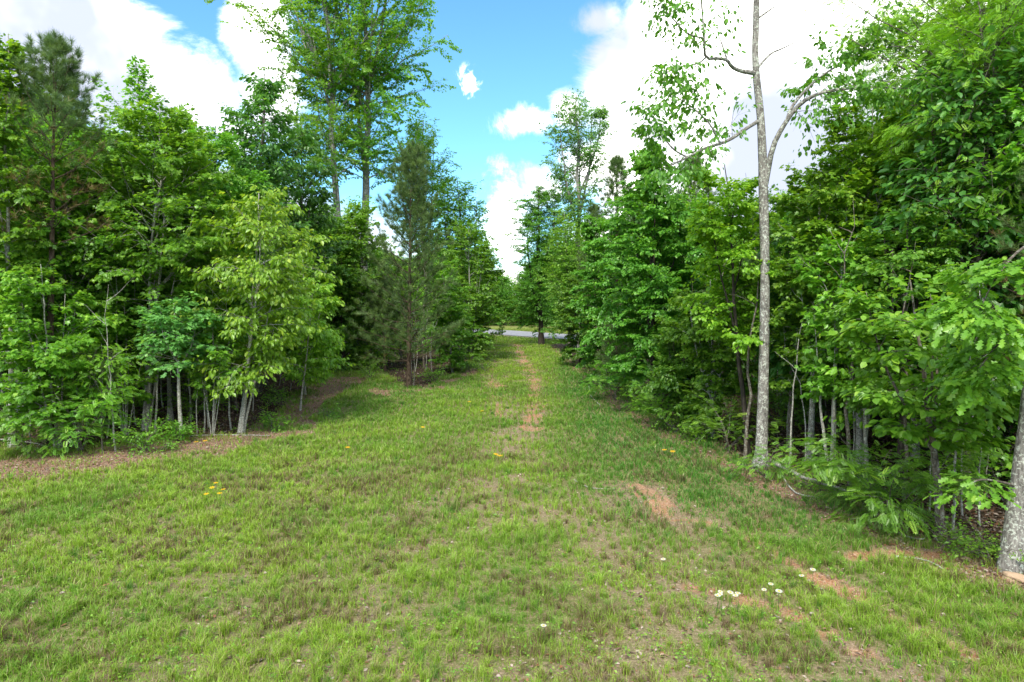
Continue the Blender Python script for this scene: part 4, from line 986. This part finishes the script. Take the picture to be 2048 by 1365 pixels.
YP = [(432, 963, 'topmost yellow flower of the cluster of five on the left', 0), (428, 969, 'second yellow flower down in the cluster of five', 0), (418, 983, 'lowest left yellow flower of the cluster of five', 0), (438, 982, 'large low yellow flower in the middle of the cluster of five', 0), (451, 975, 'rightmost yellow flower of the cluster of five', 0),
      (394, 883, 'small yellow flower on the leaf litter, left one', 1), (412, 879, 'small yellow flower on the leaf litter, right one', 1), (940, 803, 'yellow flower in the grass left of the track, upper one', 1), (966, 822, 'yellow flower in the grass left of the track, lower one', 1),
      (695, 894, 'lone yellow flower in the middle of the left grass', 1), (988, 907, 'yellow flower near the track middle, left of a pair', 1), (1003, 912, 'yellow flower near the track middle, right of a pair', 1), (1330, 902, 'yellow flower at the right verge, left of a pair', 1), (1345, 904, 'yellow flower at the right verge, right of a pair', 1),
      (845, 852, 'tiny yellow flower in the grass between track and left bay', 1)]
ya = {}
for px, py, lab, k in YP:
    dr_ = ray(px, py); s_ = -(CAM_H - (.36, .24)[k]) / dr_[2]; x, y = dr_[0] * s_, dr_[1] * s_
    if k not in ya: ya[k] = put((YE, YS)[k], 'tickseed_flower', x, y, lab, 'flower', 'yellow flowers in the grass'); o = ya[k]
    else: o = copy_thing(ya[k], x, y, lab, None, px)
    o.rotation_euler = (.14 + .1 * math.sin(px), .1 * math.cos(py * 3), .4 * math.sin(px))

# ------------------------------------------------------------------ grass: blades too many to count
def scatter(n, seed, dmin=3.6, dmax=75., pw=1.45):
    r = np.random.default_rng(seed)
    # depth density ~ d^(1-pw) per unit so that near ground is denser
    u = r.random(n); e = 2 - pw; d = (dmin ** e + u * (dmax ** e - dmin ** e)) ** (1 / e)
    a = (r.random(n) * 2 - 1) * 1.12; return a * d, d, r
def blades(name, x, y, h, w, col, lean, r, seg=2):
    n = len(x); az_ = r.random(n) * 6.283; fa = az_ + r.normal(0, .6, n) + 1.57
    b = np.stack([x, y, gz(x, y)], -1); s = np.stack([np.cos(fa), np.sin(fa), 0 * fa], -1) * w[:, None] * .5
    ld = np.stack([np.cos(az_), np.sin(az_), 0 * az_], -1)
    m_ = b + np.array([0, 0, 1.]) * (h * .55)[:, None] + ld * (h * lean * .25)[:, None]
    tp = b + np.array([0, 0, 1.]) * (h * (1 - .3 * lean))[:, None] + ld * (h * lean)[:, None]
    V = np.stack([b - s, b + s, m_ + s * .75, m_ - s * .75, tp], 1).reshape(-1, 3)
    k = np.arange(n)[:, None] * 5
    loops = np.concatenate([k + 0, k + 1, k + 2, k + 3, k + 3, k + 2, k + 4], 1).ravel(); cnt = np.tile([4, 3], n)
    return V, (loops, cnt), np.repeat(col, 5, 0)
def grass(n, seed, name, gp_=(.0, .0)):
    x, y, r = scatter(n, seed)
    # clump: pull many blades toward shared centres
    cl = .16; cx = np.floor(x / cl); cy = np.floor(y / cl); hx_ = hash2(cx, cy, 3); hy_ = hash2(cx, cy, 4); hs = hash2(cx, cy, 5)
    tx = (cx + hx_) * cl; ty = (cy + hy_) * cl; k = np.where(hs > .35, r.random(n) ** .6 * .8, .1) * (y < 22)
    ox, oy = x.copy(), y.copy(); x = x + (tx - x) * k; y = y + (ty - y) * k
    cov, rut, lit, wod, brk, fine = fields(x, y)
    tuft = fbm(x, y, 3.2, 2, 91)
    keep = r.random(n) < np.clip(cov * (.55 + .9 * sst(tuft, .3, .6)), 0, 1) ; keep &= ~((pdist(x, y, ROAD) < 3.2))
    x, y, hs, cov, tuft = x[keep], y[keep], hs[keep], cov[keep], tuft[keep]; n = len(x)
    d = np.hypot(x, y)
    tall = fbm(x, y, .5, 3, 15); h = (.030 + .075 * tall + .11 * hs ** 3 + .06 * sst(tuft, .45, .7)) * r.uniform(.5, 1.3, n) * (.55 + .5 * cov)
    w = np.clip(.0046 * d / 6.5, .0044, .035) * r.uniform(.7, 1.3, n)
    far_y = sst(y, 56, 66); h = h * (1 + far_y * 1.2)
    # blade colours: fresh yellow green, mid green, deeper green along the right of the track, straw and purple-brown tufts
    A = np.array([.235, .375, .034]); B = np.array([.128, .262, .027]); D = np.array([.052, .190, .024]); S = np.array([.34, .28, .14]); Pp = np.array([.15, .105, .06]); VY = np.array([.20, .25, .055])
    f = np.clip(fbm(x, y, .7, 3, 17) * 2.2 - .65 + .5 * (tuft - .5) + r.normal(0, .22, n), 0, 1)[:, None]; col = A * f + B * (1 - f)
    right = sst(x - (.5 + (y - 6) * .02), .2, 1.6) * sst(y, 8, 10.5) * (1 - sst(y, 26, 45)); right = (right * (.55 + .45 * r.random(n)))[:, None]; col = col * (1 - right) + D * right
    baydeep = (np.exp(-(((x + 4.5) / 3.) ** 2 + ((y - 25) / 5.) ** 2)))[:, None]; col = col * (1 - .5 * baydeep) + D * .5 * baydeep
    br = sst(fbm(x, y, 1.3, 3, 81) + (hs - .5) * .25 + .05 * np.exp(-((x - .5) / 4) ** 2), .58, .70) * (1 - sst(d, 12, 18)) * .50; isb = r.random(n) < br + .04
    col[isb] = Pp * r.uniform(.7, 1.5, (isb.sum(), 1))
    iss = r.random(n) < .10 + .22 * (1 - cov); col[iss] = S * r.uniform(.6, 1.1, (iss.sum(), 1))
    col = col * (1 - far_y[:, None] * .7) + VY * far_y[:, None] * .7
    col = col * r.uniform(.75, 1.25, (n, 1))
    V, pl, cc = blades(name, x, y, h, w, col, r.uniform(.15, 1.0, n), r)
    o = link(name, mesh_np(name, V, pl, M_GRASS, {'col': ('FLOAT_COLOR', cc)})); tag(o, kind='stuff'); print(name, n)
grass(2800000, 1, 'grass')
# longer grass tussocks, green and purple-brown
def tussocks():
    x, y, r = scatter(3600, 5, 3.6, 26, 1.2); cov, *_ = fields(x, y); k = r.random(len(x)) < cov * .9; x, y = x[k], y[k]; n = len(x)
    m_ = 46; br = (fbm(x, y, 1.3, 3, 81) > .52) & (r.random(n) < .32) & (np.hypot(x, y) < 14); big = r.uniform(.45, 1.15, n)
    X_ = np.repeat(x, m_) + r.normal(0, .022, n * m_) * np.repeat(big, m_); Y_ = np.repeat(y, m_) + r.normal(0, .022, n * m_) * np.repeat(big, m_)
    h = np.repeat(big, m_) * r.uniform(.08, .20, n * m_); d = np.hypot(X_, Y_); w = np.clip(.0028 * d / 6.5, .003, .02)
    G = np.array([[.110, .270, .022], [.175, .330, .032], [.075, .205, .022]])[r.integers(0, 3, n)]; G[br] = np.array([.14, .10, .055]) 
    col = np.repeat(G, m_, 0) * r.uniform(.7, 1.3, (n * m_, 1)); dead = r.random(n * m_) < .10; col[dead] = np.array([.34, .28, .15])
    V, pl, cc = blades('g', X_, Y_, h, w, col, r.uniform(.2, 1.1, n * m_), r)
    tag(link('grass_tussocks', mesh_np('grass_tussocks', V, pl, M_GRASS, {'col': ('FLOAT_COLOR', cc)})), kind='stuff')
tussocks()
# broad-leaved ground cover between the blades
def groundcover():
    x, y, r = scatter(12000, 8, 4, 40, 1.2); cov, rut, lit, wod, brk, fine = fields(x, y)
    wt = np.where(wod > .5, (fbm(x, y, .6, 2, 44) > .5) * .6, .25 + .5 * (fbm(x, y, .8, 2, 45) > .55)) * (1 - rut); k = r.random(len(x)) < wt * .8; x, y, wod = x[k], y[k], wod[k]; n = len(x); m_ = 9
    X_ = np.repeat(x, m_) + r.normal(0, .05, n * m_); Y_ = np.repeat(y, m_) + r.normal(0, .05, n * m_); Z_ = gz(X_, Y_) + r.uniform(.02, .10, n * m_)
    a = r.uniform(0, 6.28, n * m_); dv = np.stack([np.cos(a), np.sin(a), r.uniform(-.3, .7, n * m_)], -1); nr = unit(np.array([0, 0, 1.]) + r.normal(0, .4, (n * m_, 3)))
    pos = np.stack([X_, Y_, Z_], -1); sz = r.uniform(.018, .045, n * m_) * np.repeat(1 + wod, m_)
    tag(link('ground_cover', leaves_mesh('ground_cover', pos, dv, nr, sz, r.random(n * m_), 'diamond', LM['tulip'])), kind='stuff')
groundcover()
# dead leaves on the ground
def litter():
    x, y, r = scatter(430000, 9, 4, 40, 1.3); cov, rut, lit, wod, brk, fine = fields(x, y)
    k = r.random(len(x)) < np.clip(.22 * (1.12 - cov) + lit * .8 + wod * .75, 0, 1) * (1 - rut * .8); x, y = x[k], y[k]; wod = wod[k]; n = len(x)
    a = r.uniform(0, 6.28, n); dv = np.stack([np.cos(a), np.sin(a), r.uniform(-.35, .35, n)], -1); nr = unit(np.array([0, 0, 1.]) + r.normal(0, .35, (n, 3)))
    T_, F_ = TPL['ovate']; sz = r.uniform(.018, .060, n) * (1 + .5 * wod); pos = np.stack([x, y, gz(x, y) + r.uniform(.006, .03, n)], -1)
    d = unit(dv); s = unit(np.cross(d, nr)); nn2 = np.cross(s, d); K = len(T_)
    V = pos[:, None] + sz[:, None, None] * (T_[None, :, :1] * s[:, None] + T_[None, :, 1:2] * d[:, None] + T_[None, :, 2:] * nn2[:, None])
    fl = np.concatenate([np.array(f) for f in F_]); fc = np.array([len(f) for f in F_])
    pal = np.array([[.20, .12, .08], [.28, .19, .14], [.12, .08, .055], [.36, .29, .25], [.24, .12, .06]])[r.integers(0, 5, n)] * r.uniform(.7, 1.2, (n, 1)) * (1 - .5 * wod[:, None])  # last factor paints woodland shade into the leaf colours under the trees
    me = mesh_np('leaf_litter', V.reshape(-1, 3), ((np.arange(n)[:, None] * K + fl[None]).ravel(), np.tile(fc, n)), M_LITTER, {'col': ('FLOAT_COLOR', np.repeat(pal, K, 0))})
    tag(link('leaf_litter', me), kind='stuff')
litter()
